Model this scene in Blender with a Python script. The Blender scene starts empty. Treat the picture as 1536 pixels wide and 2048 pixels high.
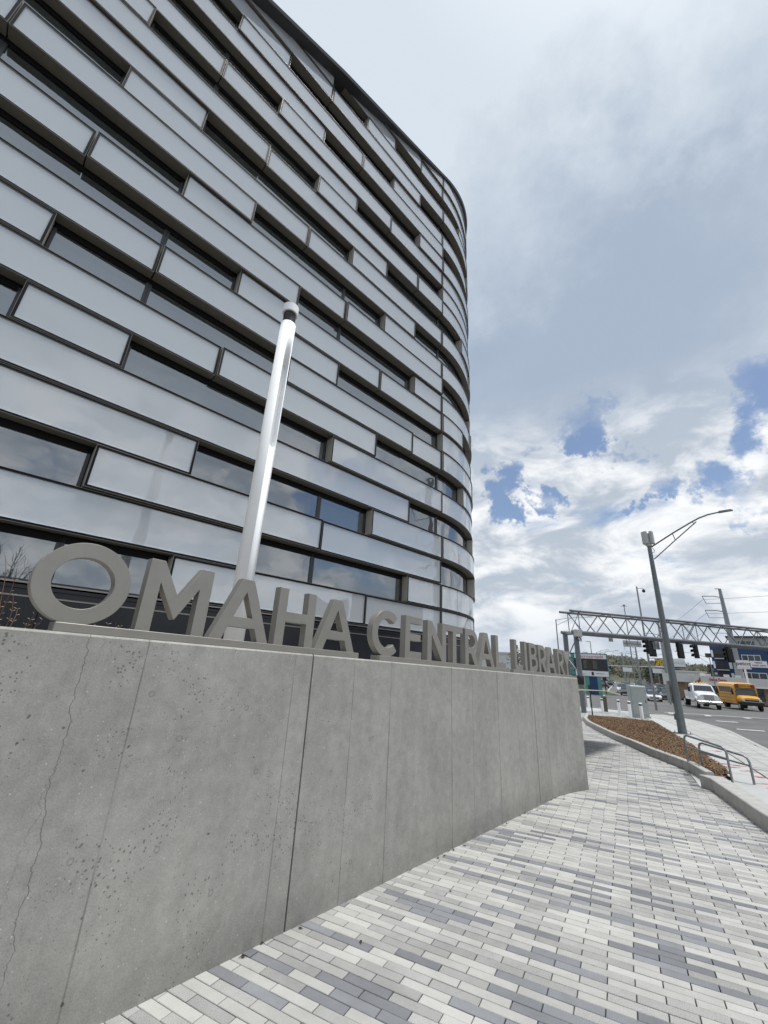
import bpy, bmesh, math, random
from math import sin, cos, pi, radians, sqrt
from mathutils import Vector, Matrix
random.seed(11)
SC = bpy.context.scene
COL = SC.collection

# ------------------------------------------------------------------ camera
cam_d = bpy.data.cameras.new('camera')
cam = bpy.data.objects.new('camera', cam_d); COL.objects.link(cam)
cam_d.sensor_fit = 'VERTICAL'; cam_d.sensor_height = 36.0; cam_d.sensor_width = 27.0
cam_d.lens = 36.0 * 810.0 / 2048.0
cam_d.clip_start = 0.05; cam_d.clip_end = 4000
cam.matrix_world = Matrix(((0.998397957, -0.0565819683, 0.0, 0.0),
                           (-0.0196161459, -0.346130058, -0.937981444, 0.0),
                           (0.0530728364, 0.936478758, -0.346685463, 1.6),
                           (0, 0, 0, 1)))
SC.camera = cam

# ------------------------------------------------------------------ world / sun / exposure
SUN_AZ, SUN_EL = 96.0, 76.0
world = bpy.data.worlds.new('World'); SC.world = world
world.use_nodes = True
wt = world.node_tree; wt.nodes.clear()
def build_sky():
    N, L = wt.nodes, wt.links
    def node(t, **k):
        n = N.new(t)
        for a, b in k.items(): setattr(n, a, b)
        return n
    def math_(op, a, b=None, c=None, clamp=False):
        n = node('ShaderNodeMath', operation=op, use_clamp=clamp)
        for i, x in enumerate((a, b, c)):
            if x is None: continue
            if isinstance(x, (int, float)): n.inputs[i].default_value = x
            else: L.new(x, n.inputs[i])
        return n.outputs[0]
    def maprange(x, a, b, c, d, smooth=True):
        n = node('ShaderNodeMapRange'); n.clamp = True
        if smooth: n.interpolation_type = 'SMOOTHSTEP'
        L.new(x, n.inputs[0])
        for i, v in enumerate((a, b, c, d)): n.inputs[i+1].default_value = v
        return n.outputs[0]
    def mix(f, a, b):
        n = node('ShaderNodeMix', data_type='RGBA')
        if isinstance(f, (int, float)): n.inputs[0].default_value = f
        else: L.new(f, n.inputs[0])
        for i, x in ((6, a), (7, b)):
            if isinstance(x, tuple): n.inputs[i].default_value = (*x, 1)
            else: L.new(x, n.inputs[i])
        return n.outputs[2]
    tc = node('ShaderNodeTexCoord')
    sep = node('ShaderNodeSeparateXYZ'); L.new(tc.outputs['Generated'], sep.inputs[0])
    zz = math_('MAXIMUM', math_('ADD', sep.outputs[2], 0.16), 0.05)
    cmb = node('ShaderNodeCombineXYZ')
    L.new(math_('DIVIDE', sep.outputs[0], zz), cmb.inputs[0])
    L.new(math_('DIVIDE', sep.outputs[1], zz), cmb.inputs[1])
    def noise(scale, detail, rough, off=(0, 0, 0), dist=0.0, stretch=(1, 1, 1), rot=0):
        mp = node('ShaderNodeMapping'); L.new(cmb.outputs[0], mp.inputs[0])
        mp.inputs[1].default_value = off; mp.inputs[3].default_value = stretch
        mp.inputs[2].default_value = (0, 0, rot)
        n = node('ShaderNodeTexNoise'); L.new(mp.outputs[0], n.inputs['Vector'])
        n.inputs['Scale'].default_value = scale; n.inputs['Detail'].default_value = detail
        n.inputs['Roughness'].default_value = rough; n.inputs['Distortion'].default_value = dist
        return n.outputs['Fac']
    n1 = noise(2.3, 9, 0.56, (1.3, 4.1, 0), 0.25)
    n2 = noise(0.75, 5, 0.5, (7.7, 2.2, 0), 0.4, (1.0, 0.55, 1), 0.5)
    mp3 = node('ShaderNodeMapping'); L.new(tc.outputs['Generated'], mp3.inputs[0]); mp3.inputs[3].default_value = (1, 1, 2.1)
    nn3 = node('ShaderNodeTexNoise'); L.new(mp3.outputs[0], nn3.inputs['Vector']); nn3.inputs['Scale'].default_value = 6.5; nn3.inputs['Detail'].default_value = 8; nn3.inputs['Roughness'].default_value = .58; nn3.inputs['Distortion'].default_value = .3
    n3 = nn3.outputs['Fac']
    # holes of blue: directions (azimuth, elevation, radius)
    holes = [(28.5, 31.0, 4.6, 1.0), (48.5, 29, 6.0, .85), (43, 20.0, 3.8, .6), (17.0, 21.5, 3.2, .7), (19.5, 26.5, 3.2, .7), (35, 27, 2.2, .55),
             (60, 22, 8, .9), (76, 30, 8, .8), (95, 20, 10, .9), (150, 25, 9, .8), (-120, 30, 12, .8), (210, 20, 9, .8), (35.5,22.5,2.2,.55), (24,22.5,2.0,.5)]
    wn = node('ShaderNodeTexNoise'); L.new(tc.outputs['Generated'], wn.inputs['Vector']); wn.inputs['Scale'].default_value = 9; wn.inputs['Detail'].default_value = 8; wn.inputs['Roughness'].default_value = .62
    ws_ = node('ShaderNodeVectorMath', operation='SUBTRACT'); L.new(wn.outputs['Color'], ws_.inputs[0]); ws_.inputs[1].default_value = (.5, .5, .5)
    wm_ = node('ShaderNodeVectorMath', operation='SCALE'); L.new(ws_.outputs[0], wm_.inputs[0]); wm_.inputs['Scale'].default_value = .40
    wa_ = node('ShaderNodeVectorMath', operation='ADD'); L.new(wm_.outputs[0], wa_.inputs[0]); L.new(tc.outputs['Generated'], wa_.inputs[1])
    wv = node('ShaderNodeVectorMath', operation='NORMALIZE'); L.new(wa_.outputs[0], wv.inputs[0])
    tot = None
    for a, e, r, w in holes:
        d = (cos(radians(e))*sin(radians(a)), cos(radians(e))*cos(radians(a)), sin(radians(e)))
        vm = node('ShaderNodeVectorMath', operation='DOT_PRODUCT'); L.new(wv.outputs[0], vm.inputs[0]); vm.inputs[1].default_value = d
        f = maprange(vm.outputs['Value'], cos(radians(r*1.25)), cos(radians(r*0.15)), 0, w)
        tot = f if tot is None else math_('ADD', tot, f)
    hole = math_('MINIMUM', tot, 1.0)
    low = maprange(sep.outputs[2], 0.60, 0.40, 0.0, 1.0)
    # coverage value: high = cloud
    cov = math_('ADD', n1, math_('MULTIPLY', hole, -0.34))
    cov = math_('ADD', cov, maprange(sep.outputs[2], 0.40, 0.60, 0.06, 0.45))
    cov = math_('ADD', cov, maprange(sep.outputs[2], 0.22, 0.05, 0.0, 0.13))
    mask = maprange(cov, 0.315, 0.55, 0.0, 1.0)
    sky = node('ShaderNodeTexSky'); sky.sky_type = 'NISHITA'; sky.sun_disc = False
    sky.sun_elevation = radians(SUN_EL); sky.sun_rotation = radians(SUN_AZ)
    sky.air_density = 1.0; sky.dust_density = 1.2; sky.ozone_density = 2.0
    # cloud shade
    dv = node('ShaderNodeVectorMath', operation='DOT_PRODUCT'); L.new(wv.outputs[0], dv.inputs[0])
    dv.inputs[1].default_value = (cos(radians(43))*sin(radians(30)), cos(radians(43))*cos(radians(30)), sin(radians(43)))
    core = maprange(dv.outputs['Value'], cos(radians(34)), cos(radians(6)), 0.0, 0.95)
    def lobe(a, e, r0, r1, w):
        q = node('ShaderNodeVectorMath', operation='DOT_PRODUCT'); L.new(wv.outputs[0], q.inputs[0])
        q.inputs[1].default_value = (cos(radians(e))*sin(radians(a)), cos(radians(e))*cos(radians(a)), sin(radians(e)))
        return maprange(q.outputs['Value'], cos(radians(r0)), cos(radians(r1)), 0.0, w)
    core = math_('SUBTRACT', core, math_('ADD', lobe(0, 66, 28, 5, .6), lobe(60, 60, 14, 3, .35)))
    bright = math_('SUBTRACT', maprange(n2, 0.32, 0.62, 0.42, 1.0), core, clamp=True)
    hi = mix(bright, (3.08, 3.73, 4.70), (5.58, 6.17, 6.83))
    lo = mix(maprange(n3, 0.38, 0.64, 0, 1), (4.00, 4.53, 5.25), (8.00, 8.13, 8.25))
    # thick parts of low cumulus are greyer underneath
    cl = mix(low, hi, lo)
    glow = node('ShaderNodeVectorMath', operation='DOT_PRODUCT'); L.new(tc.outputs['Generated'], glow.inputs[0])
    glow.inputs[1].default_value = (cos(radians(SUN_EL))*sin(radians(SUN_AZ)), cos(radians(SUN_EL))*cos(radians(SUN_AZ)), sin(radians(SUN_EL)))
    g = maprange(glow.outputs['Value'], 0.90, 1.0, 0.0, 0.55)
    cl = mix(g, cl, (8.67, 9.17, 9.67))
    hz = maprange(sep.outputs[2], 0.16, 0.0, 0.0, 0.75)
    cl = mix(hz, cl, (4.83, 5.42, 6.17))
    skyc = mix(0.05, sky.outputs[0], (5.0, 5.6, 6.2))
    out = mix(mask, skyc, cl)
    bg = node('ShaderNodeBackground'); L.new(out, bg.inputs[0]); bg.inputs[1].default_value = 0.06
    wo = node('ShaderNodeOutputWorld'); L.new(bg.outputs[0], wo.inputs[0])
build_sky()
sd = bpy.data.lights.new('sun', 'SUN'); sd.energy = 1.5; sd.angle = radians(14); sd.color = (1.0, 0.975, 0.94)
sun = bpy.data.objects.new('sun', sd); COL.objects.link(sun)
_d = Vector((cos(radians(SUN_EL))*sin(radians(SUN_AZ)), cos(radians(SUN_EL))*cos(radians(SUN_AZ)), sin(radians(SUN_EL))))
sun.rotation_euler = _d.to_track_quat('Z', 'Y').to_euler(); sun.location = (0, 0, 60)
SC.view_settings.view_transform = 'Standard'; SC.view_settings.look = 'None'
SC.view_settings.exposure = 1.06; SC.view_settings.gamma = 1.0; SC.view_settings.use_curve_mapping = False
SC.render.engine = 'CYCLES'
SC.cycles.max_bounces = 8; SC.cycles.transparent_max_bounces = 16; SC.cycles.glossy_bounces = 4

# ------------------------------------------------------------------ materials
def mat(name, col, rough=0.6, metal=0.0, noise=None, bump=None, spec=0.5, rnd=0.0, coat=0.0, emit=None, stain=0.0):
    """noise=(scale, amount, detail) multiplies the colour; bump=(scale, strength, dist)"""
    m = bpy.data.materials.new(name); m.use_nodes = True
    nt = m.node_tree; N, L = nt.nodes, nt.links
    b = N['Principled BSDF']
    b.inputs['Base Color'].default_value = (*col, 1); b.inputs['Roughness'].default_value = rough
    b.inputs['Metallic'].default_value = metal; b.inputs['Specular IOR Level'].default_value = spec
    b.inputs['Coat Weight'].default_value = coat
    if emit:
        b.inputs['Emission Color'].default_value = (*emit[0], 1); b.inputs['Emission Strength'].default_value = emit[1]
    tc = N.new('ShaderNodeTexCoord')
    fac = None
    if noise:
        n = N.new('ShaderNodeTexNoise'); L.new(tc.outputs['Object'], n.inputs['Vector'])
        n.inputs['Scale'].default_value = noise[0]; n.inputs['Detail'].default_value = noise[2] if len(noise) > 2 else 6
        n.inputs['Roughness'].default_value = 0.65
        mr = N.new('ShaderNodeMapRange'); L.new(n.outputs['Fac'], mr.inputs[0])
        mr.inputs[1].default_value = 0.3; mr.inputs[2].default_value = 0.7
        mr.inputs[3].default_value = 1 - noise[1]; mr.inputs[4].default_value = 1 + noise[1]
        fac = mr.outputs[0]
    if rnd:
        g = N.new('ShaderNodeNewGeometry'); mr = N.new('ShaderNodeMapRange'); L.new(g.outputs['Random Per Island'], mr.inputs[0])
        oi = N.new('ShaderNodeObjectInfo'); ad = N.new('ShaderNodeMath'); ad.operation = 'ADD'
        L.new(g.outputs['Random Per Island'], ad.inputs[0]); L.new(oi.outputs['Random'], ad.inputs[1])
        fr = N.new('ShaderNodeMath'); fr.operation = 'FRACT'; L.new(ad.outputs[0], fr.inputs[0]); L.new(fr.outputs[0], mr.inputs[0])
        mr.inputs[3].default_value = 1 - rnd; mr.inputs[4].default_value = 1 + rnd
        if fac is None: fac = mr.outputs[0]
        else:
            mm = N.new('ShaderNodeMath'); mm.operation = 'MULTIPLY'; L.new(fac, mm.inputs[0]); L.new(mr.outputs[0], mm.inputs[1]); fac = mm.outputs[0]
    if stain:
        g2 = N.new('ShaderNodeNewGeometry')
        for sc_, am in ((.9, stain), (5.5, stain*.8)):
            n = N.new('ShaderNodeTexNoise'); L.new(g2.outputs['Position'], n.inputs['Vector']); n.inputs['Scale'].default_value = sc_; n.inputs['Detail'].default_value = 7; n.inputs['Roughness'].default_value = .7
            mr = N.new('ShaderNodeMapRange'); L.new(n.outputs['Fac'], mr.inputs[0]); mr.inputs[1].default_value = .32; mr.inputs[2].default_value = .68
            mr.inputs[3].default_value = 1-am; mr.inputs[4].default_value = 1+am
            mm = N.new('ShaderNodeMath'); mm.operation = 'MULTIPLY'; L.new(fac, mm.inputs[0]); L.new(mr.outputs[0], mm.inputs[1]); fac = mm.outputs[0]
    if fac is not None:
        vm = N.new('ShaderNodeVectorMath'); vm.operation = 'SCALE'; vm.inputs[0].default_value = col
        L.new(fac, vm.inputs['Scale']); L.new(vm.outputs[0], b.inputs['Base Color'])
    if bump:
        n = N.new('ShaderNodeTexNoise'); L.new(tc.outputs['Object'], n.inputs['Vector'])
        n.inputs['Scale'].default_value = bump[0]; n.inputs['Detail'].default_value = 6
        bp = N.new('ShaderNodeBump'); bp.inputs['Strength'].default_value = bump[1]; bp.inputs['Distance'].default_value = bump[2]
        L.new(n.outputs['Fac'], bp.inputs['Height']); L.new(bp.outputs[0], b.inputs['Normal'])
    return m

def glass_mat(name, tint, ior, rough=0.01, frit=0.0):
    m = bpy.data.materials.new(name); m.use_nodes = True
    nt = m.node_tree; N, L = nt.nodes, nt.links; N.clear()
    tr = N.new('ShaderNodeBsdfTransparent'); tr.inputs[0].default_value = (*tint, 1)
    gl = N.new('ShaderNodeBsdfGlossy'); gl.inputs['Roughness'].default_value = rough; gl.inputs[0].default_value = (.95, .97, 1, 1)
    fr = N.new('ShaderNodeFresnel'); fr.inputs[0].default_value = ior
    # gentle roller-wave of tempered glass
    tc = N.new('ShaderNodeTexCoord'); nz = N.new('ShaderNodeTexNoise'); L.new(tc.outputs['Object'], nz.inputs['Vector'])
    nz.inputs['Scale'].default_value = 1.7; nz.inputs['Detail'].default_value = 1
    bp = N.new('ShaderNodeBump'); bp.inputs['Strength'].default_value = 0.2; bp.inputs['Distance'].default_value = 0.02
    L.new(nz.outputs['Fac'], bp.inputs['Height'])
    oi = N.new('ShaderNodeObjectInfo'); wn = N.new('ShaderNodeTexWhiteNoise'); wn.noise_dimensions = '1D'; L.new(oi.outputs['Random'], wn.inputs['W'])
    sb_ = N.new('ShaderNodeVectorMath'); sb_.operation = 'SUBTRACT'; L.new(wn.outputs['Color'], sb_.inputs[0]); sb_.inputs[1].default_value = (.5, .5, .5)
    sc_ = N.new('ShaderNodeVectorMath'); sc_.operation = 'SCALE'; L.new(sb_.outputs[0], sc_.inputs[0]); sc_.inputs['Scale'].default_value = .022
    ge = N.new('ShaderNodeNewGeometry'); ad_ = N.new('ShaderNodeVectorMath'); ad_.operation = 'ADD'; L.new(ge.outputs['Normal'], ad_.inputs[0]); L.new(sc_.outputs[0], ad_.inputs[1])
    no_ = N.new('ShaderNodeVectorMath'); no_.operation = 'NORMALIZE'; L.new(ad_.outputs[0], no_.inputs[0]); L.new(no_.outputs[0], bp.inputs['Normal'])
    L.new(bp.outputs[0], gl.inputs['Normal'])
    base = tr
    if frit:
        df = N.new('ShaderNodeBsdfDiffuse'); df.inputs[0].default_value = (.90, .945, .98, 1)
        m2 = N.new('ShaderNodeMixShader'); m2.inputs[0].default_value = frit; L.new(tr.outputs[0], m2.inputs[1]); L.new(df.outputs[0], m2.inputs[2]); base = m2
    mx = N.new('ShaderNodeMixShader'); L.new(fr.outputs[0], mx.inputs[0]); L.new(base.outputs[0], mx.inputs[1]); L.new(gl.outputs[0], mx.inputs[2])
    out = N.new('ShaderNodeOutputMaterial'); L.new(mx.outputs[0], out.inputs[0])
    return m

def concrete_wall_mat():
    m = bpy.data.materials.new('cast_concrete'); m.use_nodes = True
    nt = m.node_tree; N, L = nt.nodes, nt.links; b = N['Principled BSDF']
    tc = N.new('ShaderNodeTexCoord'); P = tc.outputs['Object']
    def noise(s, d=6, r=.6, stretch=None, off=(0,0,0)):
        mp = N.new('ShaderNodeMapping'); L.new(P, mp.inputs[0])
        if stretch: mp.inputs[3].default_value = stretch
        mp.inputs[1].default_value = off
        n = N.new('ShaderNodeTexNoise'); L.new(mp.outputs[0], n.inputs['Vector']); n.inputs['Scale'].default_value = s
        n.inputs['Detail'].default_value = d; n.inputs['Roughness'].default_value = r; return n.outputs['Fac']
    def mr(x, a, b_, c, d, smooth=False):
        n = N.new('ShaderNodeMapRange'); L.new(x, n.inputs[0])
        if smooth: n.interpolation_type = 'SMOOTHSTEP'
        for i, v in enumerate((a, b_, c, d)): n.inputs[i+1].default_value = v
        return n.outputs[0]
    def M(op, a, b_, clamp=False):
        n = N.new('ShaderNodeMath'); n.operation = op; n.use_clamp = clamp
        for i, x in enumerate((a, b_)):
            if isinstance(x, (int, float)): n.inputs[i].default_value = x
            else: L.new(x, n.inputs[i])
        return n.outputs[0]
    sep = N.new('ShaderNodeSeparateXYZ'); L.new(P, sep.inputs[0])
    X, Z = sep.outputs[0], sep.outputs[2]
    big = mr(noise(1.1, 6, .68), .3, .7, .84, 1.14)
    fine = mr(noise(130, 4, .85), .3, .7, .78, 1.22)
    mid = mr(noise(11, 7, .7), .3, .7, .86, 1.13)
    streak = mr(noise(1.7, 7, .7, (3.0, 1, .3)), .3, .7, .91, 1.08)
    val = M('MULTIPLY', M('MULTIPLY', big, fine), M('MULTIPLY', mid, streak))
    # bug holes, more of them towards the left panel
    hole = None
    height = M('MULTIPLY', fine, .12)
    for s, thr, amt, o in ((12, .075, .55, 0), (27, .14, .5, 3.3), (55, .22, .45, 7.1), (100, .24, .35, 2.2)):
        mp = N.new('ShaderNodeMapping'); L.new(P, mp.inputs[0]); mp.inputs[1].default_value = (o, o, o)
        v = N.new('ShaderNodeTexVoronoi'); v.inputs['Scale'].default_value = s
        jn = N.new('ShaderNodeTexNoise'); L.new(mp.outputs[0], jn.inputs['Vector']); jn.inputs['Scale'].default_value = s*1.6; jn.inputs['Detail'].default_value = 3
        jm = N.new('ShaderNodeVectorMath'); jm.operation = 'MULTIPLY_ADD'; L.new(jn.outputs['Color'], jm.inputs[0]); jm.inputs[1].default_value = (.5/s, .5/s, .5/s); L.new(mp.outputs[0], jm.inputs[2])
        L.new(jm.outputs[0], v.inputs['Vector'])
        msk = mr(noise(2.1, 3, .5, None, (o, 2, 5)), .42, .62, 0.15, 1.0, True)
        msk = M('MULTIPLY', msk, mr(X, 0.5, 4.5, 1.0, .42))
        rad = M('MULTIPLY', msk, thr)
        # only a share of the cells carries a hole
        sc = N.new('ShaderNodeSeparateColor'); L.new(v.outputs['Color'], sc.inputs[0])
        on = M('GREATER_THAN', sc.outputs[0], .4)
        d = M('LESS_THAN', M('ADD', v.outputs['Distance'], M('MULTIPLY', fine, .02)), M('MULTIPLY', M('MULTIPLY', rad, 1.9), M('MULTIPLY', on, sc.outputs[1])))
        val = M('MULTIPLY', val, M('SUBTRACT', 1.0, M('MULTIPLY', d, amt)))
        height = M('SUBTRACT', height, M('MULTIPLY', d, .9))
    # exposed pale aggregate specks
    v = N.new('ShaderNodeTexVoronoi'); L.new(P, v.inputs['Vector']); v.inputs['Scale'].default_value = 46
    sc = N.new('ShaderNodeSeparateColor'); L.new(v.outputs['Color'], sc.inputs[0])
    sp = M('MULTIPLY', M('LESS_THAN', v.outputs['Distance'], .2), M('GREATER_THAN', sc.outputs[2], .93))
    val = M('ADD', val, M('MULTIPLY', sp, .45))
    # form lines and hairline cracks
    wob = M('MULTIPLY', M('SUBTRACT', noise(5, 6, .7, (0.02, 0, 1)), .5), .004)
    def line(x0, w, amt, lean=0.0, wav=0.0, seed=0):
        nonlocal val, height
        xx = M('ADD', X, M('MULTIPLY', Z, -lean))
        if wav:
            q = M('MULTIPLY', M('SUBTRACT', noise(3.2, 8, .68, (0.02, 0, 1), (0, 0, seed)), .5), wav)
            xx = M('ADD', xx, q)
        else: xx = M('ADD', xx, wob)
        d = M('ABSOLUTE', M('SUBTRACT', xx, x0), 0)
        k = mr(d, 0, w, amt, 0.0)
        brk = mr(noise(2.4, 4, .6, (.1, 0, 1), (x0*3, 0, x0)), .35, .55, .35, 1.0)
        k = M('MULTIPLY', k, brk)
        val = M('MULTIPLY', val, M('SUBTRACT', 1.0, k)); height = M('SUBTRACT', height, M('MULTIPLY', k, 1.0))
    for x0, w, a in ((1.02, .007, .45), (2.12, .007, .4), (2.79, .007, .42), (3.31, .009, .6), (4.42, .009, .6), (4.9, .012, .25), (5.59, .010, .6), (6.2, .02, .14), (6.7, .01, .3), (7.3, .012, .45), (7.95, .016, .25), (-.6, .006, .3), (-1.4, .006, .3)):
        line(x0, w, a)
    line(.76, .0030, .55, -.03, .17, 1.7)
    line(.62, .0025, .3, .1, .3, 5.7)
    # tie-hole rings in a loose grid
    for gx, gz in ((1.32, 1.1), (1.32, .55), (1.9, .85), (1.75, 1.25), (1.7, .25), (2.55, .3), (2.6, .75), (3.05, .95), (3.1, .5), (3.8, .6), (3.85, .2), (4.1, 1.0), (4.8, .7), (4.85, .25), (5.2, .5), (5.9, .6), (6.0, .15), (6.5, .4), (1.1, 1.35), (.9, .6), (2.9,.1), (5.3,.05), (7.2,.35),(7.6,.2)):
        dx = M('SUBTRACT', X, gx); dz = M('SUBTRACT', Z, gz)
        r = M('SQRT', M('ADD', M('MULTIPLY', dx, dx), M('MULTIPLY', dz, dz)), 0)
        k = mr(M('ABSOLUTE', M('SUBTRACT', M('ADD', r, M('MULTIPLY', mid, .008)), .022), 0), 0, .007, .28, 0)
        val = M('MULTIPLY', val, M('SUBTRACT', 1.0, k))
    # contact shade along the wall foot, painted into the colour
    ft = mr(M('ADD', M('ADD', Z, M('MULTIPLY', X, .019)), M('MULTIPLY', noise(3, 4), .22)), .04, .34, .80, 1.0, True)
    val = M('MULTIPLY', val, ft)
    vm = N.new('ShaderNodeVectorMath'); vm.operation = 'SCALE'; vm.inputs[0].default_value = (.372, .362, .33); L.new(val, vm.inputs['Scale'])
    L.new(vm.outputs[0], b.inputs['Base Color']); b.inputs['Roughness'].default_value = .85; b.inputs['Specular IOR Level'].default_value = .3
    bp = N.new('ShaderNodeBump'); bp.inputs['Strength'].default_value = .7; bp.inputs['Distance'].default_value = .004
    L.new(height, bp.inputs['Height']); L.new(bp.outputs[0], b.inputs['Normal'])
    return m

def asphalt_mat():
    m = mat('asphalt', (.125, .122, .118), .9, noise=(.35, .22, 8), bump=(60, .25, .01))
    return m

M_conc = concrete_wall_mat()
M_kerb = mat('kerb_concrete', (.40, .395, .375), .85, noise=(7, .16), bump=(45, .25, .004))
M_walk = mat('sidewalk_concrete', (.44, .445, .435), .85, noise=(2.2, .09), bump=(50, .2, .003))
M_pl = mat('paver_pale', (.43, .425, .40), .85, noise=(190, .17, 3), bump=(160, .35, .002), rnd=.12, stain=.10)
M_pm = mat('paver_grey', (.335, .332, .318), .85, noise=(200, .42, 3), bump=(160, .4, .002), rnd=.16, stain=.12)
M_pd = mat('paver_dark', (.20, .205, .218), .85, noise=(200, .22, 3), bump=(160, .35, .002), rnd=.20, stain=.12)
M_joint = mat('joint_sand', (.15, .145, .135), .95, noise=(40, .3))
M_asph = asphalt_mat()
M_paint = mat('road_paint', (.70, .70, .68), .7, noise=(3, .22))
M_redpaint = mat('marking_paint_red', (.55, .12, .16), .8, noise=(30, .3))
M_mulch = [mat('mulch_%d' % i, c, .95, noise=(30, .35), rnd=.35) for i, c in enumerate(((.16, .098, .055), (.28, .18, .10), (.09, .055, .033)))]
M_bronze = mat('bronze_aluminium', (.165, .152, .125), .5, .2, noise=(1.5, .08))
M_bronze_lit = mat('bronze_aluminium_lit', (.40, .38, .33), .5, .2, noise=(1.2, .06))  # same frame paint as the soffits, lightened to paint light on side returns
M_gasket = mat('black_gasket', (.008, .008, .009), .6, spec=.15)
M_edge = mat('frame_edge_metal', (.30, .29, .265), .3, .85)
M_mull = mat('mullion_metal', (.065, .066, .07), .42, .5)
M_back = mat('fritted_backing', (.93, .955, .975), .65, noise=(90, .03, 2))
M_revl = mat('shadow_box_reveal', (.26, .26, .28), .5)
M_pane = glass_mat('panel_glass', (.985, .99, .995), 2.3, frit=.46)
M_winp = glass_mat('vision_glass', (.84, .90, .91), 3.3)
M_shade = mat('interior_shade', (.66, .76, .80), .8, noise=(.5, .2, 2))
M_inrev = mat('interior_reveal', (.60, .65, .64), .7)
M_core = mat('building_core', (.03, .03, .032), .8)
M_black = mat('black_cladding', (.012, .014, .018), .25, .0, noise=(.8, .3))
M_roof = mat('dark_coping', (.045, .043, .045), .45, .4)
M_letter = mat('taupe_letter_paint', (.29, .275, .247), .42, .3, noise=(5, .07), bump=(260, .06, .001))
M_wpole = mat('white_powder_coat', (.95, .96, .96), .6, noise=(6, .02), spec=.3)
M_steel = mat('galvanised_steel', (.26, .275, .285), .45, .6, noise=(7, .15))
M_greypole = mat('grey_painted_pole', (.155, .175, .18), .45, .2, noise=(5, .15))
M_gantry = mat('gantry_steel', (.17, .18, .19), .5, .4, noise=(3, .15))
M_lgrey = mat('light_grey_metal', (.45, .46, .45), .5, .2, noise=(4, .08))
M_cab = mat('cabinet_aluminium', (.36, .385, .375), .5, .3, noise=(5, .08))
M_dblack = mat('black_plastic', (.012, .012, .012), .5)
M_rubber = mat('rubber_tyre', (.02, .02, .02), .85)
M_carglass = mat('car_glass', (.03, .04, .05), .08, 0, spec=.8)
M_chrome = mat('chrome', (.6, .6, .6), .2, 1)
M_white = mat('white_paint', (.78, .79, .79), .35, coat=.5)
M_yellow = mat('school_bus_yellow', (.72, .36, .04), .4, coat=.3)
M_amber = mat('amber_lens', (.85, .55, .15), .4)
M_lamp = mat('headlamp_lens', (.7, .72, .75), .15)
M_red = mat('red_lens', (.35, .02, .02), .3)
M_brown = mat('rust_brown_steel', (.16, .075, .05), .8, noise=(4, .3))
M_grass = mat('mown_grass', (.055, .11, .025), .95, noise=(1.2, .3), bump=(20, .4, .03))
M_soil = mat('soil', (.22, .20, .175), .95, noise=(20, .3))
M_teal = mat('teal_panel', (.09, .30, .28), .4, .1, noise=(1, .12))
M_signw = mat('white_sign_face', (.78, .79, .80), .5)
M_signdark = mat('dark_sign_panel', (.028, .034, .045), .45)
M_led = mat('unlit_screen', (.05, .035, .03), .35, noise=(2.5, .7, 3))
M_pink = mat('pale_red_print', (.48, .20, .22), .6)
M_redprint = mat('red_print', (.45, .03, .06), .5)
M_blueprint = mat('blue_print', (.04, .07, .28), .5)
M_purple = mat('dark_print', (.10, .05, .16), .5)
M_blue = mat('blue_siding', (.022, .055, .135), .7, noise=(.6, .12))
M_gsid = mat('grey_siding', (.38, .39, .39), .8, noise=(.5, .08))
M_cream = mat('cream_stucco', (.60, .59, .56), .8, noise=(.4, .06))
M_tan = mat('tan_brick', (.30, .20, .14), .85, noise=(2, .15))
M_dkroof = mat('dark_roofing', (.05, .05, .055), .8)
M_wall_far = mat('far_white_wall', (.62, .63, .62), .8, noise=(.3, .05))
M_sunfl_y = mat('sunflower_print', (.78, .55, .06), .6)
M_sunfl_b = mat('brown_print', (.08, .045, .02), .6)
M_bark = mat('bark', (.12, .09, .07), .9, noise=(10, .3))
M_hill = mat('hill_ground', (.075, .078, .048), .95, noise=(.03, .3))
M_leafd = mat('dark_evergreen', (.028, .048, .026), .9, rnd=.5)
M_leafb = mat('budding_twigs', (.105, .098, .065), .9, rnd=.4)
M_leafo = mat('olive_foliage', (.075, .085, .045), .9, rnd=.4)
M_stalk = mat('dry_stalk', (.20, .10, .07), .8, noise=(30, .3))
M_dleaf = mat('dry_leaf', (.26, .22, .15), .8, rnd=.3)
M_wire = mat('wire', (.06, .065, .07), .6)
M_debris = mat('dry_debris', (.05, .035, .03), .9)

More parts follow.
